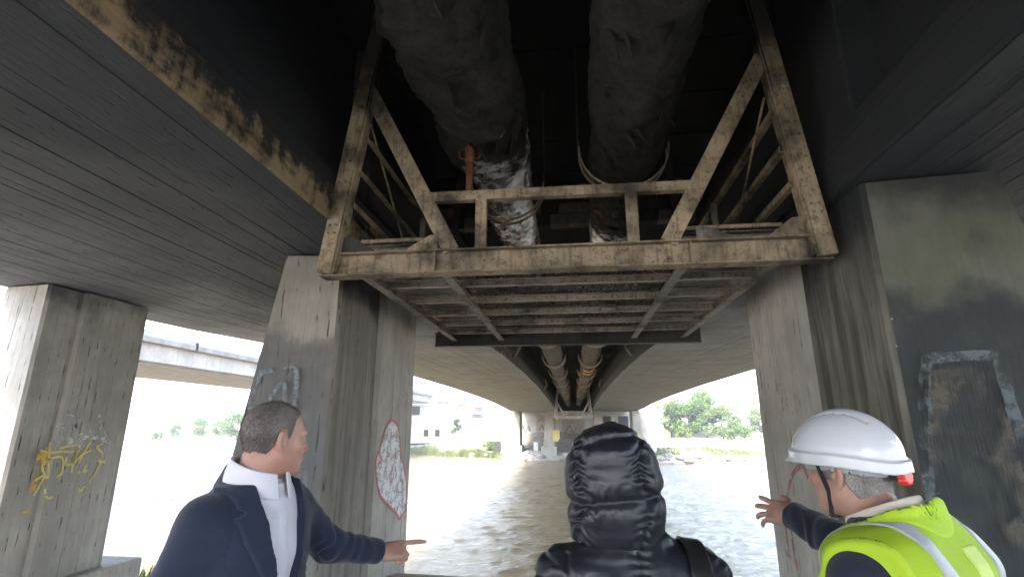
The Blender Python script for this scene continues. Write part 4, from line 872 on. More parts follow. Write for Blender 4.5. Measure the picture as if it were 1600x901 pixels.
def part(name, fn, lo, hi, h, mat, root, band=.03):
    v, f = sdf_mesh(fn, lo, hi, h, band); return np_mesh(name, v, f, mat, root)
# ---- head
def head_sdf(Q, ears=True):
    A = np.abs(Q[:, 0]); S = Q.copy(); S[:, 0] = A
    d = ell(Q, (0, -.014, .032), (.0735, .097, .086))
    d = smin(d, ell(Q, (0, .028, -.038), (.058, .062, .076)), .03)
    d = smin(d, cone(S, (.050, .000, -.052), (.020, .066, -.092), .024, .020), .035)
    d = smin(d, ell(Q, (0, .080, -.096), (.022, .018, .016)), .02)
    d = smin(d, ell(S, (.043, .058, -.018), (.022, .022, .020)), .025)
    d = smin(d, ell(Q, (0, .076, .024), (.050, .018, .012)), .02)
    d = smax(d, -ell(S, (.032, .104, .001), (.020, .018, .011)), .012)
    d = smin(d, ell(S, (.031, .076, .000), (.014, .013, .012)), .006)
    d = smin(d, cone(Q, (0, .090, .012), (0, .111, -.028), .0075, .0105), .012)
    d = smin(d, ell(S, (.010, .102, -.034), (.0075, .010, .007)), .006)
    d = smin(d, ell(Q, (0, .080, -.050), (.030, .018, .026)), .012)
    d = smin(d, ell(Q, (0, .093, -.060), (.024, .012, .006)), .006); d = smin(d, ell(Q, (0, .090, -.071), (.020, .012, .008)), .006)
    d = smin(d, cone(Q, (0, -.022, -.05), (0, -.038, -.105), .058, .058), .04)
    if ears:
        E_ = S - np.array([.077, -.012, -.006]); c_, s_ = math.cos(.5), math.sin(.5); E2 = np.stack([E_[:, 0] * c_ + E_[:, 1] * s_, -E_[:, 0] * s_ + E_[:, 1] * c_, E_[:, 2]], 1)
        tilt = E2.copy(); tilt[:, 1] += .12 * E2[:, 2]
        e = ell(tilt, (0, -.005, 0), (.0090, .0215, .0350)); e = smax(e, -ell(tilt, (.0105, .000, .003), (.0105, .0125, .022)), .005); e = smin(e, ell(tilt, (.002, -.001, -.030), (.006, .009, .010)), .006)
        e = smin(e, ell(tilt, (.003, .010, -.004), (.006, .004, .008)), .004); d = smin(d, e, .006)
    return d
def near(Pw, c, r, fn):
    """evaluate a small detailed field only close to its centre"""
    q = np.linalg.norm(Pw - np.asarray(c), axis=1); d = np.maximum(q - r * .6, .04); m_ = q < r
    if m_.any(): d[m_] = fn(Pw[m_])
    return d
# ---- hand. frame: y along the hand, x towards the thumb, z back of the hand
def hand_sdf(Q, pose, thumb):
    d = ell(Q, (0, .05, 0), (.040, .056, .0155)); d = smin(d, cone(Q, (-.026, .03, 0), (-.030, .085, 0), .013, .0115), .015); d = smin(d, cone(Q, (.022, .02, -.002), (.030, .088, .001), .014, .0115), .015)
    d = smin(d, cone(Q, (0, -.04, 0), (0, .02, 0), .026, .025), .025)
    fx = (.0295, .0095, -.0105, -.0290); ln = ((.044, .026, .022), (.048, .030, .023), (.045, .028, .022), (.035, .021, .019)); rr_ = (.0088, .0090, .0086, .0074)
    for i in range(4):
        sp, curls = pose[i]; p = np.array([fx[i], .088 - .006 * (i == 3), .001]); a = 0; pts = [p - np.array([0, .02, 0]), p]
        for L, cu in zip(ln[i], curls):
            a += R(cu); dv = np.array([math.sin(R(sp)) * math.cos(a), math.cos(R(sp)) * math.cos(a), -math.sin(a)]); p = p + dv * L; pts.append(p)
        r0 = rr_[i]; d = smin(d, chain(Q, pts, [r0 * 1.1, r0 * 1.08, r0, r0 * .95, r0 * .80], .006), .007)
    d = smin(d, chain(Q, thumb, [.0145, .0125, .0105, .0090], .008), .012)
    return d
POINT = [(2, (2, 6, 4)), (1, (70, 95, 60)), (-1, (74, 98, 60)), (-4, (76, 98, 55))]
SPREAD = [(13, (-2, 6, 4)), (4, (0, 10, 6)), (-5, (8, 14, 10)), (-14, (16, 20, 12))]
T_POINT = [(.022, .012, -.008), (.044, .040, -.018), (.040, .066, -.026), (.024, .086, -.030)]
T_OPEN = [(.022, .012, -.006), (.050, .040, -.014), (.064, .068, -.018), (.070, .094, -.018)]
# ---- skin, cloth, hair materials
def skin_mat(name, base):
    s = NM(name); n = s.noise(28, 5, .6); n2 = s.noise(6, 3, .5); n3 = s.noise(160, 3, .6)
    col = s.mix(s.mr(n2, .35, .7), base, (base[0] * 1.02, base[1] * .80, base[2] * .76)); col = s.mix(s.mr(n, .45, .75, 0, .25), col, (base[0] * .78, base[1] * .66, base[2] * .62))
    return s.fin(col, .48, s.bump(s.m('ADD', n3, n), .0016, .5), **{'Subsurface Weight': .12, 'Subsurface Radius': (.010, .004, .002), 'Subsurface Scale': 1.0, 'Specular IOR Level': .4})
def cloth(name, col, rough=.85, weave=900, var=.18, sheen=.2, bump=.0006):
    s = NM(name); n = s.noise(5, 4, .6); w_ = s.noise(weave, 2, .5); cc = s.mix(s.mr(n, .3, .7), tuple(x * (1 - var) for x in col), tuple(x * (1 + var) for x in col)); cc = s.mix(s.mr(w_, .4, .6, 0, .25), cc, tuple(x * .5 for x in col))
    return s.fin(cc, rough, s.bump(w_, bump, .8, s.bump(s.noise(22, 4, .55), .003, .35)), **{'Sheen Weight': sheen, 'Specular IOR Level': .25})
M['skin_a'] = skin_mat('skin_ruddy', (0.46, 0.285, 0.225)); M['skin_b'] = skin_mat('skin_light', (0.52, 0.32, 0.24))
M['suit'] = cloth('navy_suit', (0.020, 0.028, 0.056), .85); M['shirt'] = cloth('white_shirt', (0.74, 0.73, 0.80), .8, 1200, .04, .1); M['cream_shirt'] = cloth('cream_collar', (0.66, 0.60, 0.53), .8, 700, .06, .1)
M['trouser'] = cloth('dark_trousers', (0.022, 0.024, 0.030)); M['shoe'] = plain('black_leather', (0.02, 0.02, 0.02), .4, .2, 20); M['navy_knit'] = cloth('navy_jacket', (0.022, 0.027, 0.050), .9, 500)
s = NM('black_nylon'); n = s.noise(26, 5, .6, None, .6); n2 = s.noise(70, 4, .6, None, .8)
M['nylon'] = s.fin(s.mix(s.mr(n, .3, .7), (0.012, 0.013, 0.020), (0.018, 0.020, 0.030)), s.mr(n, .3, .7, .38, .50), s.bump(n2, .0010, .35, s.bump(n, .003, .35)), **{'Coat Weight': .12, 'Coat Roughness': .3, 'Specular IOR Level': .5})
s = NM('hi_vis_yellow'); w_ = s.noise(700, 2, .5); M['vest'] = s.fin(s.mix(s.mr(s.noise(9, 4, .6), .3, .7), (0.32, 0.48, 0.014), (0.39, 0.55, 0.022)), .75, s.bump(w_, .0006, .8, s.bump(s.noise(12, 3, .5), .004, .4)))
M['vest_trim'] = cloth('hi_vis_trim', (0.44, 0.64, 0.035), .7, 800, .05, .1); M['reflect'] = cloth('reflective_tape', (0.46, 0.48, 0.50), .38, 900, .05, 0); M['vest_patch'] = cloth('pale_yellow_patch', (0.60, 0.74, 0.20), .6, 900, .04, .1)
s = NM('helmet_plastic'); M['helmet'] = s.fin(s.mix(s.mr(s.noise(30, 4, .6), .55, .8, 0, .25), (0.62, 0.63, 0.69), (0.50, 0.50, 0.53)), .22, s.bump(s.noise(60, 3, .6), .0006, .3), **{'Coat Weight': .3, 'Coat Roughness': .08})
M['grey_band'] = plain('grey_headband', (0.30, 0.33, 0.35), .5, .1); M['red_knob'] = plain('red_plastic', (0.72, 0.06, 0.035), .35, .1); M['black_strap'] = cloth('black_webbing', (0.015, 0.015, 0.016), .7, 900)
def hair_mat(name, a, b_):
    s = NM(name); n = s.noise(300, 2, .6); n2 = s.noise(14, 3, .6); return s.fin(s.mix(s.mr(s.m('ADD', s.m('MULTIPLY', n, .55), s.m('MULTIPLY', n2, .45)), .36, .66), a, b_), .45, s.bump(n, .002, .7))
M['hair_a'] = hair_mat('brown_grey_hair', (0.055, 0.042, 0.037), (0.24, 0.20, 0.185)); M['hair_b'] = hair_mat('grey_hair', (0.13, 0.12, 0.11), (0.40, 0.38, 0.36))
def hair(root, F, line, mat, n, seed, length=.012, thick=.005, cover=None):
    xs, ys = zip(*line)
    def reg(Q): z0 = np.interp(Q[:, 1], xs, ys); return (z0 - Q[:, 2]) * .8 if cover is None else np.maximum((z0 - Q[:, 2]) * .8, Q[:, 2] - cover)
    def fn(Pw):
        Q = F.l(Pw); d = head_sdf(Q, False) - thick + .0035 * fbm(Q, 60, 2, seed); return smax(d, reg(Q) + .006 * fbm(Q, 90, 2, seed + 3), .006)
    c0 = F.w(np.array([[0, -.01, .02]]))[0]; v, f = sdf_mesh(fn, c0 - .15, c0 + .15, .0035); hp = np_mesh('hair', v, f, mat, root)
    g_ = np.random.default_rng(seed); q = g_.integers(0, len(f), n); tri = v[f[q]]; wts = g_.dirichlet((1, 1, 1, 1), n); p = (tri * wts[:, :, None]).sum(1)
    nr = np.cross(tri[:, 1] - tri[:, 0], tri[:, 2] - tri[:, 0]); nr /= np.linalg.norm(nr, axis=1)[:, None] + 1e-9
    Q = F.l(p); flow = np.stack([np.sign(Q[:, 0]) * .15 + 0 * Q[:, 0], .25 - .9 * (Q[:, 1] < .03), -.75 - .0 * Q[:, 0]], 1); flow[:, 1] += .5 * (Q[:, 2] > .09); flow = flow @ F.R.T
    d = nr * .40 + flow * .9 + .16 * g_.normal(size=(n, 3)); d /= np.linalg.norm(d, axis=1)[:, None]; sd = np.cross(d, nr + .3 * g_.normal(size=(n, 3))); sd /= np.linalg.norm(sd, axis=1)[:, None] + 1e-9
    L = length * g_.uniform(.5, 1.3, n)[:, None]; w2 = .00055; a, b_, c_ = p - sd * w2 - nr * .001, p + sd * w2 - nr * .001, p + d * L
    me = bpy.data.meshes.new('hair_strands'); me.from_pydata(np.stack([a, b_, c_], 1).reshape(-1, 3).tolist(), [], np.arange(3 * n).reshape(-1, 3).tolist()); o = link('hair_strands', me, mat, hp, False); o['kind'] = 'stuff'
def legs_and_shoes(root, F, hip, mat, gap=.095, thick=1.0):
    pel = [(-gap, 0), (gap, 0)]
    def fn(Pw):
        Q = F.l(Pw); d = ell(Q, (0, -.01, hip + .02), (.165 * thick, .125 * thick, .13))
        for x, _ in pel: d = smin(d, chain(Q, [(x * .85, 0, hip), (x, .015, .50), (x, -.01, .10)], [.092 * thick, .066 * thick, .052 * thick], .03), .05)
        z = Q[:, 2]; w_ = .004 * np.sin(z * 55 + 4 * Q[:, 0] * 10) * np.exp(-((z - .5) / .12) ** 2) + .005 * np.sin(z * 80) * np.exp(-((z - .13) / .06) ** 2)
        return smax(d + w_, .055 - z, .01)
    c0 = F.w(np.array([[0, 0, 0]]))[0]; part('trousers', fn, c0 + np.array([-.3, -.3, .03]), c0 + np.array([.3, .3, hip + .2]), .012, mat, root)
    for x, _ in pel:
        def sh(Pw):
            Q = F.l(Pw); d = smin(ell(Q, (x, -.03, .035), (.042, .07, .045)), ell(Q, (x * 1.08, .09, .028), (.047, .105, .034)), .05); d = smin(d, cone(Q, (x, -.02, .05), (x, -.02, .10), .042, .045), .03); return smax(d, -Q[:, 2] + .001, .006)
        part('shoe', sh, c0 + np.array([-.32, -.32, -.01]), c0 + np.array([.32, .32, .15]), .010, M['shoe'], root)
def core_sdf(Q, hip, sh, neck, gap=.095, t=1.0):
    d = loft(Q, [(hip - .05, 0, 0, .11 * t, .08), (hip + .15, 0, 0, .12 * t, .085), (sh - .15, 0, 0, .14 * t, .09), (sh - .04, 0, 0, .14 * t, .075), (sh + .03, 0, -.01, .07, .06)])
    for x in (-gap, gap): d = smin(d, chain(Q, [(x * .85, 0, hip), (x, .015, .5), (x, -.01, .09), (x, .05, .04)], [.07, .05, .036, .032], .03), .04)
    return d
# ------------------------------------------------------------------ man in the navy suit, pointing
p1 = empty('person', (-1.045, 1.69, 0), 'man in navy suit and open white shirt pointing to the river with his arm', 'person', 'people under the bridge')
FT = Frame((-1.045, 1.69, 0), -10); HC = ray_at(431, 684, 1.67); FH = Frame(HC, 56, -4, 3)
shL = FT.w((-.180, -.005, 1.375)); shR = FT.w((.180, -.01, 1.375))
elL = ray_at(512, 850, 2.02); wrL = ray_at(594, 862, 2.20)
elR = FT.w((.25, -.07, 1.10)); wrR = FT.w((.24, .05, .86))
def hand_frame(wr, tip, up):
    y = np.array(tip) - np.array(wr); y /= np.linalg.norm(y); z = np.array(up, float); z -= y * (z @ y); z /= np.linalg.norm(z); F = Frame(wr, 0); F.R = np.stack([np.cross(y, z), y, z], 1); return F
FHL = hand_frame(wrL, ray_at(648, 856, 2.235), (.35, -.55, .75)); FHR = hand_frame(wrR, wrR + np.array([.03, .03, -.1]), (.1, -1, 0))
FHL.R[:, 0] *= -1; FHL.R[:, 0] *= 1      # left hand: mirrored frame, thumb towards the camera side
neck0 = FT.w((0, .0, 1.46))
def body1(Pw):
    Q = FT.l(Pw); d = core_sdf(Q, .90, 1.44, neck0)
    d = smin(d, cone(Pw, neck0 - np.array([0, 0, .05]), FH.w((0, -.035, -.08)), .062, .055), .03)
    d = smin(d, chain(Pw, [shL, elL, wrL], [.05, .042, .028]), .04); d = smin(d, chain(Pw, [shR, elR, wrR], [.05, .042, .028]), .04)
    d = smin(d, near(Pw, HC, .24, lambda q: head_sdf(FH.l(q))), .02); d = smin(d, near(Pw, FHL.w((0, .07, 0)), .19, lambda q: hand_sdf(FHL.l(q), POINT, T_POINT)), .012); return smin(d, near(Pw, FHR.w((0, .07, 0)), .19, lambda q: hand_sdf(FHR.l(q), SPREAD, T_OPEN)), .012)
def body_mesh(root, fn, mat, boxes):
    """one continuous body; the head and hands are resolved finer than the rest by using one fine grid"""
    lo = np.min([b_[0] for b_ in boxes], 0); hi = np.max([b_[1] for b_ in boxes], 0); return part('body', fn, lo, hi, .0048, mat, root, .004)
body_mesh(p1, body1, M['skin_a'], [((-1.45, 1.25, -.01), (-.45, 2.45, 1.78))])
hair(p1, FH, [(-.12, -.048), (-.05, -.046), (-.034, -.028), (-.022, .028), (-.004, .032), (.006, .002), (.015, .000), (.021, .030), (.030, .062), (.044, .076), (.062, .086), (.076, .088), (.10, .10)], M['hair_a'], 16000, 5, .008, .0022)
TK = [(.80, 0, 0, .19, .135), (.95, 0, 0, .185, .135), (1.10, 0, .005, .172, .125), (1.25, 0, .005, .185, .128), (1.36, 0, 0, .178, .115), (1.43, 0, -.004, .145, .092), (1.495, 0, .002, .085, .072)]
def shirt1(Pw):
    Q = FT.l(Pw); d = loft(Q, TK) - .002; plk = np.abs(np.abs(Q[:, 0]) - .017); d = d - .0025 * (np.abs(Q[:, 0]) < .017) * (Q[:, 1] > 0) + .003 * np.sin(Q[:, 2] * 45 + Q[:, 0] * 30) * (Q[:, 1] > 0)
    hb = FT.l(FH.w((0, -.035, -.08))[None])[0]; a0 = np.array([0, .004, 1.42]); st = cone(Q, a0, a0 + (hb - a0) * .60, .100, .080); st = smax(st, Q[:, 2] - 1.490 + .25 * (Q[:, 1] - .01), .004); d = smin(d, st, .012)
    return smax(d, .84 - Q[:, 2], .01)
part('shirt', shirt1, FT.o + np.array([-.28, -.28, .8]), FT.o + np.array([.28, .28, 1.58]), .006, M['shirt'], p1)
def ring(Q, zb, zt, r0, r1, th, open_w, y0=-.02, tilt=.25):
    """collar: a flaring band round the neck, open at the front"""
    z = Q[:, 2] + tilt * (Q[:, 1] - y0); t = np.clip((z - zb) / (zt - zb), 0, 1); r = np.sqrt(Q[:, 0] ** 2 + ((Q[:, 1] - y0) * .92) ** 2)
    d = np.abs(r - (r0 + (r1 - r0) * t)) - th; d = smax(d, np.maximum(z - zt, zb - z), .004); gap = np.where(Q[:, 1] > y0, open_w * (1.0 + (zb - z) * 0) - np.abs(Q[:, 0]), -1.0); return smax(d, gap, .004)
_n = FT.l(FH.w((0, -.035, -.08))) - np.array([0, 0, 1.41]); NDIR = (_n[0] / _n[2], _n[1] / _n[2])
def collar1(Pw):
    Q = FT.l(Pw) - np.array([0, 0, 1.0]); t = Q[:, 2:3] - .415; Q = Q - np.concatenate([t * NDIR[0], t * NDIR[1], 0 * t], 1); d = ring(Q, .452, .526, .101, .080, .0045, .020, .004, .32)
    e = d + 0; lf = np.where(Q[:, 1] > .02, (.075 - np.abs(Q[:, 0])) * -.5, -1); return np.minimum(d, e)
part('shirt_collar', collar1, FT.o + np.array([-.16, -.16, 1.38]), FT.o + np.array([.16, .16, 1.58]), .004, M['shirt'], p1)
def wv(z): return np.interp(z, [.8, .95, 1.08, 1.2, 1.32, 1.42, 1.48], [.055, .040, .034, .046, .074, .094, .100])
def jack_base(Pw, ex=.0):
    Q = FT.l(Pw); d = loft(Q, [(k[0], k[1], k[2], k[3] + .016, k[4] + .016) for k in TK]); S = Q.copy()
    for x in (-1, 1): d = smin(d, ell(Q, (x * .150, -.008, 1.362), (.085, .078, .058)), .06)
    aL = chain(Pw, [shL + np.array([0, 0, -.005]), elL, wrL], [.072, .058, .046], .02); aR = chain(Pw, [shR + np.array([0, 0, -.005]), elR, wrR], [.074, .062, .047], .02)
    # sleeve folds
    def folds(a, b_, c_, amp):
        t = (Pw - a) @ (b_ - a) / ((b_ - a) @ (b_ - a)); e = np.linalg.norm(Pw - b_, axis=1); n = vnoise(Pw, 14, 2) * 2.2
        return amp * np.sin(e * 120 + 6 * n) * np.exp(-(e / .11) ** 2) + amp * .5 * np.sin(np.linalg.norm(Pw - c_, axis=1) * 95 + 5 * n) * np.exp(-(np.linalg.norm(Pw - c_, axis=1) / .13) ** 2)
    aL = aL + folds(shL, elL, wrL, .0055); aR = aR + folds(shR, elR, wrR, .0055)
    cutL = np.einsum('ij,j->i', Pw - wrL, (wrL - elL) / np.linalg.norm(wrL - elL)) + .005; cutR = np.einsum('ij,j->i', Pw - wrR, (wrR - elR) / np.linalg.norm(wrR - elR)) + .01
    aL = smax(aL, cutL, .006); aR = smax(aR, cutR, .006)
    body = d + .0045 * np.sin((Q[:, 2] * 1.0 + np.abs(Q[:, 0]) * .9) * 62 + 5 * vnoise(Q, 7, 1)) * np.clip((1.36 - Q[:, 2]) * 4, 0, 1) * np.clip(np.abs(Q[:, 0]) * 8, 0, 1) + .006 * fbm(Q, 9, 3, 4)
    d = smin(smin(body, aL, .035), aR, .035)
    # armhole seam
    for x in (-1, 1): d = d + .003 * np.exp(-((np.abs(Q[:, 0] * x - (.172 + .10 * (1.40 - Q[:, 2]) * .3)) / .005) ** 2)) * (Q[:, 2] > 1.25)
    return d, Q
def jacket1(Pw):
    d, Q = jack_base(Pw); v_ = np.where(Q[:, 1] > 0, wv(Q[:, 2]) - np.abs(Q[:, 0]), -1.0); d = smax(d, v_, .008); return smax(smax(d, .80 - Q[:, 2], .01), -(np.linalg.norm((Q - np.array([0, -.005, 0]))[:, :2] / np.array([.086, .083]), axis=1) - 1) * .08 - 9 * (Q[:, 2] < 1.40), .006)
jk = part('jacket', jacket1, (-1.48, 1.25, .78), (-.55, 2.42, 1.56), .0058, M['suit'], p1)
def lapel1(Pw):
    d, Q = jack_base(Pw); ax_ = np.abs(Q[:, 0]); z = Q[:, 2]; w0 = wv(z) - .003
    wo_ = np.interp(z, [1.02, 1.10, 1.30, 1.385, 1.388, 1.402, 1.405, 1.45], [.002, .030, .082, .100, .070, .064, .080, .075]); reg = np.maximum(np.maximum(w0 - ax_, ax_ - (w0 + wo_ - .01)), np.maximum(1.03 - z, z - 1.47)); reg = np.where(Q[:, 1] > -.02, reg, 1.0)
    return smax(d - .010, reg, .003)
lp = part('lapels', lapel1, FT.o + np.array([-.3, -.3, 1.0]), FT.o + np.array([.3, .3, 1.52]), .0045, M['suit'], jk)
def jcol1(Pw):
    Q = FT.l(Pw) - np.array([0, 0, 1.0]); t = Q[:, 2:3] - .43; Q = Q - np.concatenate([t * NDIR[0] * .7, t * NDIR[1] * .7, 0 * t], 1); return ring(Q, .412, .488, .120, .092, .006, .082, .004, .40)
part('jacket_collar', jcol1, FT.o + np.array([-.2, -.2, 1.34]), FT.o + np.array([.2, .2, 1.6]), .0045, M['suit'], jk)
legs_and_shoes(p1, FT, .90, M['trouser'])

# ------------------------------------------------------------------ person in the hooded puffer jacket
WY_ = 1.58; wc = ray_at(985, 880, WY_); p2 = empty('person', (wc[0], WY_, 0), 'person seen from behind in a shiny black hooded puffer jacket', 'person', 'people under the bridge')
FW = Frame((wc[0], WY_, 0), 92); hc = ray_at(961, 740, WY_); FWH = Frame((hc[0], WY_, hc[2]), 92, 0, 0)
zt_ = ray_at(960, 660, WY_)[2]; SHW = ray_at(985, 838, WY_)[2]
wsL, wsR = FW.w((-.180, .0, SHW - .105)), FW.w((.180, .0, SHW - .105)); weL, weR = FW.w((-.25, .02, 1.02)), FW.w((.25, .02, 1.02)); wwL, wwR = FW.w((-.23, .12, .80)), FW.w((.23, .12, .80))
FWL, FWR = hand_frame(wwL, wwL + np.array([0, .03, -.1]), (-1, 0, 0)), hand_frame(wwR, wwR + np.array([0, .03, -.1]), (1, 0, 0))
def body2(Pw):
    Q = FW.l(Pw); d = core_sdf(Q, .84, SHW - .05, None, .085, .9); d = smin(d, near(Pw, FWH.o, .26, lambda q: head_sdf(FWH.l(q) - np.array([0, .015, -.01]))), .03)
    d = smin(d, chain(Pw, [wsL, weL, wwL], [.045, .036, .026]), .04); d = smin(d, chain(Pw, [wsR, weR, wwR], [.045, .036, .026]), .04)
    return smin(smin(d, near(Pw, FWL.w((0, .07, 0)), .19, lambda q: hand_sdf(FWL.l(q), SPREAD, T_OPEN)), .012), near(Pw, FWR.w((0, .07, 0)), .19, lambda q: hand_sdf(FWR.l(q), SPREAD, T_OPEN)), .012)
part('body', body2, FW.o + np.array([-.42, -.25, -.01]), FW.o + np.array([.42, .35, 1.72]), .008, M['skin_b'], p2)
def pz(y): return ray_at(960, y, WY_)[2]
def pxm(x, y): return ray_at(x, y, WY_)[0]
hk = []
for y, xl, xr, ay in ((846, 900, 1026, .105), (838, 893, 1032, .115), (825, 892, 1037, .130), (805, 891, 1038, .140), (785, 889, 1035, .142), (770, 887, 1033, .146), (745, 885, 1031, .152), (720, 886, 1025, .152), (700, 891, 1014, .146), (685, 901, 1003, .130), (673, 914, 990, .110), (665, 930, 975, .075), (660.5, 944, 964, .03)):
    z = pz(y); a, b_ = pxm(xl, y), pxm(xr, y); hk.append((z, (a + b_) / 2 - hc[0], -.005 + .0, (b_ - a) / 2, ay))
def hood(Pw):
    Q = FWH.l(Pw); Q2 = Q.copy(); Q2[:, 2] = Pw[:, 2]; Q2[:, 0] = Pw[:, 0] - hc[0]; d = loft(Q2, hk, 2.15); x, y, z = Q2.T; back = np.clip(-y * 12 + .3, 0, 1)
    # seams: two across, two down the back; puckers along them
    sA = z - (pz(690) + (pz(678) - pz(690)) * (x + .13) / .2 - 1.2 * x * x); sB = z - (pz(780) + (pz(766) - pz(780)) * (x + .14) / .25)
    sL = x - (pxm(905, 740) - hc[0] + .05 * (pz(700) - z) * .6 + .01 * np.sin(z * 40)); sR = x - (pxm(996, 740) - hc[0] + .01 * np.sin(z * 31 + 1))
    n = vnoise(Q2, 24, 3); n2 = vnoise(Q2, 11, 6)
    for s_, w_, dp in ((sA, .009, .006), (sB, .011, .009)):
        d = d + dp * np.exp(-(s_ / w_) ** 2) - .006 * np.exp(-((np.abs(s_) - .035) / .03) ** 2) + .002 * np.sin(x * 150 + 14 * n2 + 6 * n) * np.exp(-(s_ / .035) ** 2)
    for s_ in (sL, sR):
        pk = back * np.exp(-(s_ / .022) ** 2)
        d = d + back * .0045 * np.exp(-(s_ / .007) ** 2) - .004 * back * np.exp(-((np.abs(s_) - .03) / .025) ** 2) + .0045 * np.sin(z * 210 + 9 * n + np.abs(s_) * 60) * pk + .006 * (1 - np.abs(2 * vnoise(Q2 * np.array([1, 1, 1.8]), 30, 5)) - .5) * back * np.exp(-(s_ / .045) ** 2)
    d = d + .006 * n2 + .002 * vnoise(Q2, 22, 9)
    # face opening at the front
    d = smax(d, -ell(Q, (0, .17, -.01), (.088, .11, .125)), .02); return d
part('hood', hood, (hc[0] - .2, WY_ - .2, SHW - .05), (hc[0] + .2, WY_ + .2, zt_ + .03), .0036, M['nylon'], p2, .03)
WK = [(.62, 0, 0, .215, .15), (.80, 0, 0, .22, .15), (1.0, 0, 0, .215, .145), (1.2, 0, -.005, .222, .15), (SHW - .11, 0, -.01, .215, .14), (SHW - .055, 0, -.012, .185, .115), (SHW - .015, 0, -.008, .135, .10), (SHW + .035, 0, 0, .085, .09)]
def puffer(Pw):
    Q = FW.l(Pw); x, y, z = Q.T; d = loft(Q, WK)
    aL = chain(Pw, [wsL, weL, wwL], [.088, .080, .062], .02); aR = chain(Pw, [wsR, weR, wwR], [.088, .080, .062], .02)
    for x_ in (-1, 1): d = smin(d, ell(Q, (x_ * .145, -.005, SHW - .100), (.095, .095, .065)), .05)
    for a, (s_, e_) in ((aL, (wsL, weL)), (aR, (wsR, weR))):
        t = (Pw - s_) @ (e_ - s_) / ((e_ - s_) @ (e_ - s_)); d = smin(d, a + .008 * np.exp(-(((t * .36 + .02) % .095 - .047) / .008) ** 2), .025)
    n = vnoise(Q, 13, 2); n2 = vnoise(Q * np.array([.7, 1, 1.6]), 26, 4); fr = (z + .25 * 0 + .012 * n - (SHW - .10)) / .105; s_ = (fr - np.round(fr)) * .105
    d = d + .012 * np.exp(-(s_ / .009) ** 2) * (z < SHW - .05) + .004 * np.sin(x * 140 + 10 * n + 8 * n2) * np.exp(-(s_ / .03) ** 2)
    cb_ = x - .012; bk = (y < 0); d = d + bk * (.005 * np.exp(-(cb_ / .006) ** 2) + .004 * np.sin(z * 300 + 6 * n) * np.exp(-(cb_ / .022) ** 2))
    d = d + .006 * (1 - np.abs(2 * vnoise(Q * np.array([.45, 1, 2.2]), 15, 8)) - .55) + .004 * n2
    ah = np.abs(x) - (.172 + .03 * (SHW - z)); d = d + .007 * np.exp(-(ah / .006) ** 2) * (z < SHW - .03)
    cut = np.minimum((Pw - wwL)[:, 2] * 0 + 1, 1); return smax(d, .62 - z, .02)
part('puffer_jacket', puffer, FW.o + np.array([-.40, -.28, .60]), FW.o + np.array([.40, .28, SHW + .06]), .0058, M['nylon'], p2, .03)
legs_and_shoes(p2, FW, .84, M['trouser'], .085, .9)
# shoulder bag: a wide strap over the right shoulder, bag at the hip
sb = empty('shoulder_bag', (wc[0] + .27, WY_ - .02, .85), 'black leather shoulder bag strap over the right shoulder of the hooded person', 'bag')
def strap(Pw):
    Q = FW.l(Pw); x, y, z = Q.T; d = np.minimum(loft(Q, WK), 9)
    for x_ in (1,): d = smin(d, ell(Q, (x_ * .145, -.005, SHW - .100), (.095, .095, .065)), .05)
    d = smin(d, chain(Pw, [wsR, weR, wwR], [.088, .080, .062], .02), .025)
    u = x - (.165 + .30 * np.clip(SHW - .06 - z, 0, .4)); reg = np.maximum(np.abs(u) - .030, .95 - z); reg = np.maximum(reg, -x)
    return smax(np.abs(d - .007) - .0055, reg, .004)
M['bag'] = plain('black_bag_leather', (0.016, 0.016, 0.019), .42, .2, 30, .15)
part('strap', strap, FW.o + np.array([.02, -.3, .92]), FW.o + np.array([.42, .3, SHW + .04]), .0055, M['bag'], sb)
o = MB().box(-.05, .05, -.15, .15, -.13, .13).build('bag_body', M['bag'], sb, False, .03); o.matrix_parent_inverse = Matrix.Identity(4); o.location = (.06, .02, 0)

# ------------------------------------------------------------------ man in the white helmet and hi-vis vest, pointing left
NB = ray_at(1388, 828, 1.50); p3 = empty('person', (NB[0] + .04, NB[1] - .10, 0), 'man in white helmet and yellow hi-vis vest pointing across the river', 'person', 'people under the bridge')
SH3 = NB[2] - .01; FV = Frame((NB[0] + .055, NB[1] - .10, 0), 128, 0); LEAN = R(-11)
class LFrame(Frame):      # leaning forward about the hips
    def __init__(s, o, phi, hip, lean): Frame.__init__(s, o, phi); s.h = np.array([0, 0, hip]); s.L = np.array(Matrix.Rotation(lean, 3, 'X'))
    def l(s, P): return (Frame.l(s, P) - s.h) @ s.L + s.h
    def w(s, P): return Frame.w(s, (np.asarray(P, float) - s.h) @ s.L.T + s.h)
FL = LFrame(FV.o, 128, .88, LEAN); ZS = SH3 + .045          # height of the neck base measured along the leaning spine
HV = ray_at(1325, 733, 1.585); FVH = Frame(HV, 124, -4, -3)
vsL, vsR = FL.w((-.180, 0, ZS - .115)), FL.w((.180, 0, ZS - .115)); veL, vwL = FL.w((-.26, .0, 1.10)), FL.w((-.23, .12, .90))
veR, vwR = ray_at(1316, 852, 1.80), ray_at(1236, 803, 1.98)
FVR = hand_frame(vwR, ray_at(1199, 797, 2.08), (-.25, -.85, .45)); FVL = hand_frame(vwL, vwL + np.array([-.03, .03, -.1]), (-1, -.4, 0))
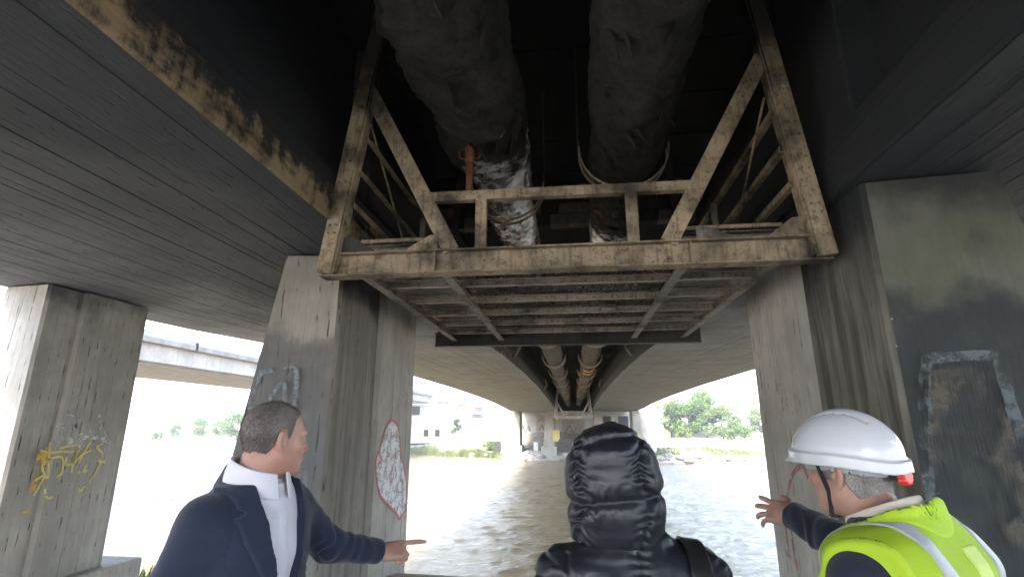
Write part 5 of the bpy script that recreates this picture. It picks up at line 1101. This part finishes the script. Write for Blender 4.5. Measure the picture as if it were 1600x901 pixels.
def body3(Pw):
    Q = FL.l(Pw); d = core_sdf(FV.l(Pw), .88, .95, None); d = smin(d, loft(Q, [(.85, 0, 0, .11, .08), (1.1, 0, 0, .12, .085), (ZS - .15, 0, 0, .14, .09), (ZS - .06, 0, 0, .14, .075), (ZS + .01, 0, 0, .07, .06)]), .04)
    d = smin(d, cone(Pw, FL.w((0, .0, ZS - .06)), FVH.w((0, -.035, -.08)), .062, .057), .03)
    d = smin(d, chain(Pw, [vsL, veL, vwL], [.05, .042, .028]), .04); d = smin(d, chain(Pw, [vsR, veR, vwR], [.05, .042, .028]), .04)
    d = smin(d, near(Pw, HV, .24, lambda q: head_sdf(FVH.l(q))), .02); d = smin(d, near(Pw, FVR.w((0, .07, 0)), .19, lambda q: hand_sdf(FVR.l(q), SPREAD, T_OPEN)), .012); return smin(d, near(Pw, FVL.w((0, .07, 0)), .19, lambda q: hand_sdf(FVL.l(q), SPREAD, T_OPEN)), .012)
part('body', body3, (.35, 1.10, -.01), (1.15, 2.12, 1.72), .0048, M['skin_a'], p3, .004)
hair(p3, FVH, [(-.12, -.075), (-.05, -.068), (-.030, -.034), (-.022, .026), (-.004, .028), (.004, -.016), (.020, -.018), (.026, .03), (.06, .06), (.10, .08)], M['hair_b'], 9000, 8, .010, .006, .085)
VK = [(.80, 0, 0, .195, .14), (.95, 0, 0, .19, .14), (1.12, 0, 0, .182, .132), (ZS - .20, 0, 0, .192, .135), (ZS - .10, 0, 0, .185, .122), (ZS - .04, 0, -.006, .150, .096), (ZS + .01, 0, -.01, .092, .076)]
def jb3(Pw, arms=True):
    Q = FL.l(Pw); d = loft(Q, VK) - .010
    for x_ in (-1, 1): d = smin(d, ell(Q, (x_ * .140, -.005, ZS - .105), (.090, .082, .060)), .07)
    return d, Q
def jacket3(Pw):
    d, Q = jb3(Pw); n = vnoise(Pw, 14, 2)
    for (a, b_, c_) in ((vsL, veL, vwL), (vsR, veR, vwR)):
        e = np.linalg.norm(Pw - b_, axis=1); s_ = chain(Pw, [a, b_, c_], [.072, .060, .044], .02) + .006 * np.sin(e * 105 + 11 * n) * np.exp(-(e / .15) ** 2); u = (c_ - b_) / np.linalg.norm(c_ - b_); s_ = smax(s_, (Pw - c_) @ u + .004, .006); d = smin(d, s_, .035)
    neck = -(np.linalg.norm((Q - np.array([0, -.004, 0]))[:, :2] / np.array([.080, .080]), axis=1) - 1) * .08 - 9 * (Q[:, 2] < ZS - .06)
    return smax(smax(d + .004 * fbm(Q, 10, 3, 3), neck, .006), .8 - Q[:, 2], .01)
part('jacket', jacket3, (.35, 1.05, .78), (1.2, 2.05, SH3 + .08), .0062, M['navy_knit'], p3)
def col3(Pw): Q = FL.l(Pw); return ring(Q, ZS - .055, ZS + .034, .096, .075, .006, .012, 0.0, .22)
part('shirt_collar', col3, NB - .18, NB + .18, .0042, M['cream_shirt'], p3)
def vest_shell(Pw, off, th):
    d, Q = jb3(Pw); d = d + .006 * np.sin(Q[:, 2] * 38 + 9 * vnoise(Q, 6, 4) + Q[:, 0] * 14) * 1.1 + .007 * fbm(Q, 8, 3, 6); return d - off - th, Q
def vest_reg(Q):
    arm = np.maximum(np.abs(Q[:, 0]) - np.interp(Q[:, 2], [1.0, ZS - .20, ZS - .10, ZS + .05], [.30, .205, .212, .212]), -9)
    neck = .124 - np.linalg.norm(np.stack([Q[:, 0], (Q[:, 1] - .01) * 1.0, np.clip(ZS - .01 - Q[:, 2], 0, 1) * 1.1], 1), axis=1)
    return np.maximum(np.maximum(arm, neck), np.maximum(.78 - Q[:, 2], -1))
def vest3(Pw):
    d, Q = vest_shell(Pw, .012, .0035); return smax(d, vest_reg(Q), .004)
ve = part('hi_vis_vest', vest3, FV.o + np.array([-.42, -.35, .76]), FV.o + np.array([.32, .42, ZS + .07]), .0055, M['vest'], p3)
def trim3(Pw): d, Q = vest_shell(Pw, .0125, .0060); r_ = vest_reg(Q); return smax(d, np.maximum(r_ - .003, -.014 - r_), .003)
part('edge_binding', trim3, FV.o + np.array([-.42, -.35, 1.05]), FV.o + np.array([.32, .42, ZS + .07]), .0050, M['vest_trim'], ve)
def tape(Pw, fnr): d, Q = vest_shell(Pw, .0165, .0030); return smax(smax(d, vest_reg(Q) + .015, .003), fnr(Q), .002)
for x_ in (-1, 1): part('reflective_strip', lambda Pw: tape(Pw, lambda Q: np.abs(Q[:, 0] - x_ * (.118 - .10 * np.clip(ZS - .10 - Q[:, 2], 0, .2) * (Q[:, 1] < 0))) - .025), FV.o + np.array([-.42, -.35, 1.0]), FV.o + np.array([.32, .42, ZS + .07]), .0042, M['reflect'], ve)
part('reflective_strip', lambda Pw: tape(Pw, lambda Q: np.abs(Q[:, 2] - 1.05) - .026), FV.o + np.array([-.42, -.35, .98]), FV.o + np.array([.32, .42, 1.16]), .006, M['reflect'], ve)
part('pale_patch', lambda Pw: tape(Pw, lambda Q: np.maximum(np.maximum(np.abs(Q[:, 0] - .028) - .026, np.abs(Q[:, 2] - (ZS - .115)) - .055), Q[:, 1])), FV.o + np.array([-.35, -.35, 1.1]), FV.o + np.array([.32, .35, ZS + .07]), .0042, M['vest_patch'], ve)
legs_and_shoes(p3, FV, .88, M['trouser'])
# helmet: dome, rim, visor, crown vents, inner headband, ratchet knob, chin strap
he = empty('safety_helmet', tuple(HV + np.array([0, 0, .03])), 'white safety helmet with red adjusting knob worn by the man in hi-vis', 'helmet')
def hel(Pw):
    Q = FVH.l(Pw); x, y, z = Q.T; ax_ = np.abs(x)
    d = ell(Q, (0, -.004, .040), (.112, .140, .118))
    d = d - .005 * np.exp(-(x / .020) ** 2) * (z > .07) + .0035 * np.exp(-((ax_ - .030) / .006) ** 2) * (z > .075) * (np.abs(y + .01) < .09)
    rimz = .018 - .030 * np.clip(-y / .14, 0, 1) ** 1.5 + .012 * np.clip(y / .12, 0, 1); rr_ = np.sqrt((x / .112) ** 2 + ((y + .004) / .140) ** 2)
    band_ = np.maximum((rr_ - 1.06) * .112, np.abs(z - (rimz + .016)) - .015); d = smin(d, band_, .010)
    vis = np.maximum(np.maximum(ell(Q * np.array([1, 1, 1]), (0, .098, .022), (.098, .070, .020)), .04 - y), -9); d = smin(d, vis, .012)
    d = smax(d, rimz - z, .004)
    inner = ell(Q, (0, -.004, .036), (.105, .133, .111)); d = smax(d, -inner, .002)
    for k in range(3):
        for s_ in (-1, 1): d = smax(d, -ell(Q, (s_ * .034, -.030 + k * .027, .150), (.0065, .010, .022)), .003)
    return d
c0 = FVH.w(np.array([[0, 0, .06]]))[0]; part('shell', hel, c0 - .22, c0 + .22, .0032, M['helmet'], he, .02)
def hband(Pw):
    Q = FVH.l(Pw); r_ = np.sqrt((Q[:, 0] / .088) ** 2 + ((Q[:, 1] + .010) / .114) ** 2); zc = .020 - .020 * np.clip(-Q[:, 1] / .1, 0, 1); return smax(np.abs((r_ - 1) * .09) - .0025, np.abs(Q[:, 2] - zc) - .016, .003)
part('headband', hband, c0 - .2, c0 + .2, .004, M['grey_band'], he)
def knob(Pw):
    Q = FVH.l(Pw) - np.array([0, -.136, -.016]); th = np.arctan2(Q[:, 2], Q[:, 0]); r_ = np.sqrt(Q[:, 0] ** 2 + Q[:, 2] ** 2); return smax(r_ - .021 - .002 * np.cos(th * 12), np.abs(Q[:, 1]) - .011, .004)
part('ratchet_knob', knob, FVH.w(np.array([[0, -.136, -.016]]))[0] - .04, FVH.w(np.array([[0, -.136, -.016]]))[0] + .04, .0025, M['red_knob'], he)
part('ratchet_housing', lambda Pw: ell(FVH.l(Pw), (0, -.122, -.014), (.040, .010, .018)), c0 - .22, c0 + .22, .004, M['black_strap'], he)
for s_ in (-1, 1):
    b = MB(); pts = [FVH.w(np.array([p]))[0] for p in ((s_ * .085, .030, .030), (s_ * .083, .024, -.01), (s_ * .074, .022, -.05), (s_ * .060, .034, -.088), (s_ * .030, .058, -.116), (0, .066, -.122))]
    b.tube(pts, [.0065, .0065, .006, .006, .006, .006], 8); b.build('chin_strap', M['black_strap'], he, True)

# ------------------------------------------------------------------ pale haze volume, added to wash out the distance like overexposure
hz = bpy.data.materials.new('washout_veil'); hz.use_nodes = True; nt_ = hz.node_tree; nt_.nodes.clear()
ho = nt_.nodes.new('ShaderNodeOutputMaterial'); hv = nt_.nodes.new('ShaderNodeVolumePrincipled'); hv.inputs['Color'].default_value = (0.96, 0.97, 1.0, 1); hv.inputs['Density'].default_value = 0.0018; hv.inputs['Anisotropy'].default_value = 0.2
nt_.links.new(hv.outputs[0], ho.inputs['Volume'])
tag(MB().box(-1900, 1900, -500, 3200, -8, 30).build('veil', hz), 'thin pale haze added to wash out the far bank like overexposure', 'veil', kind='stuff')
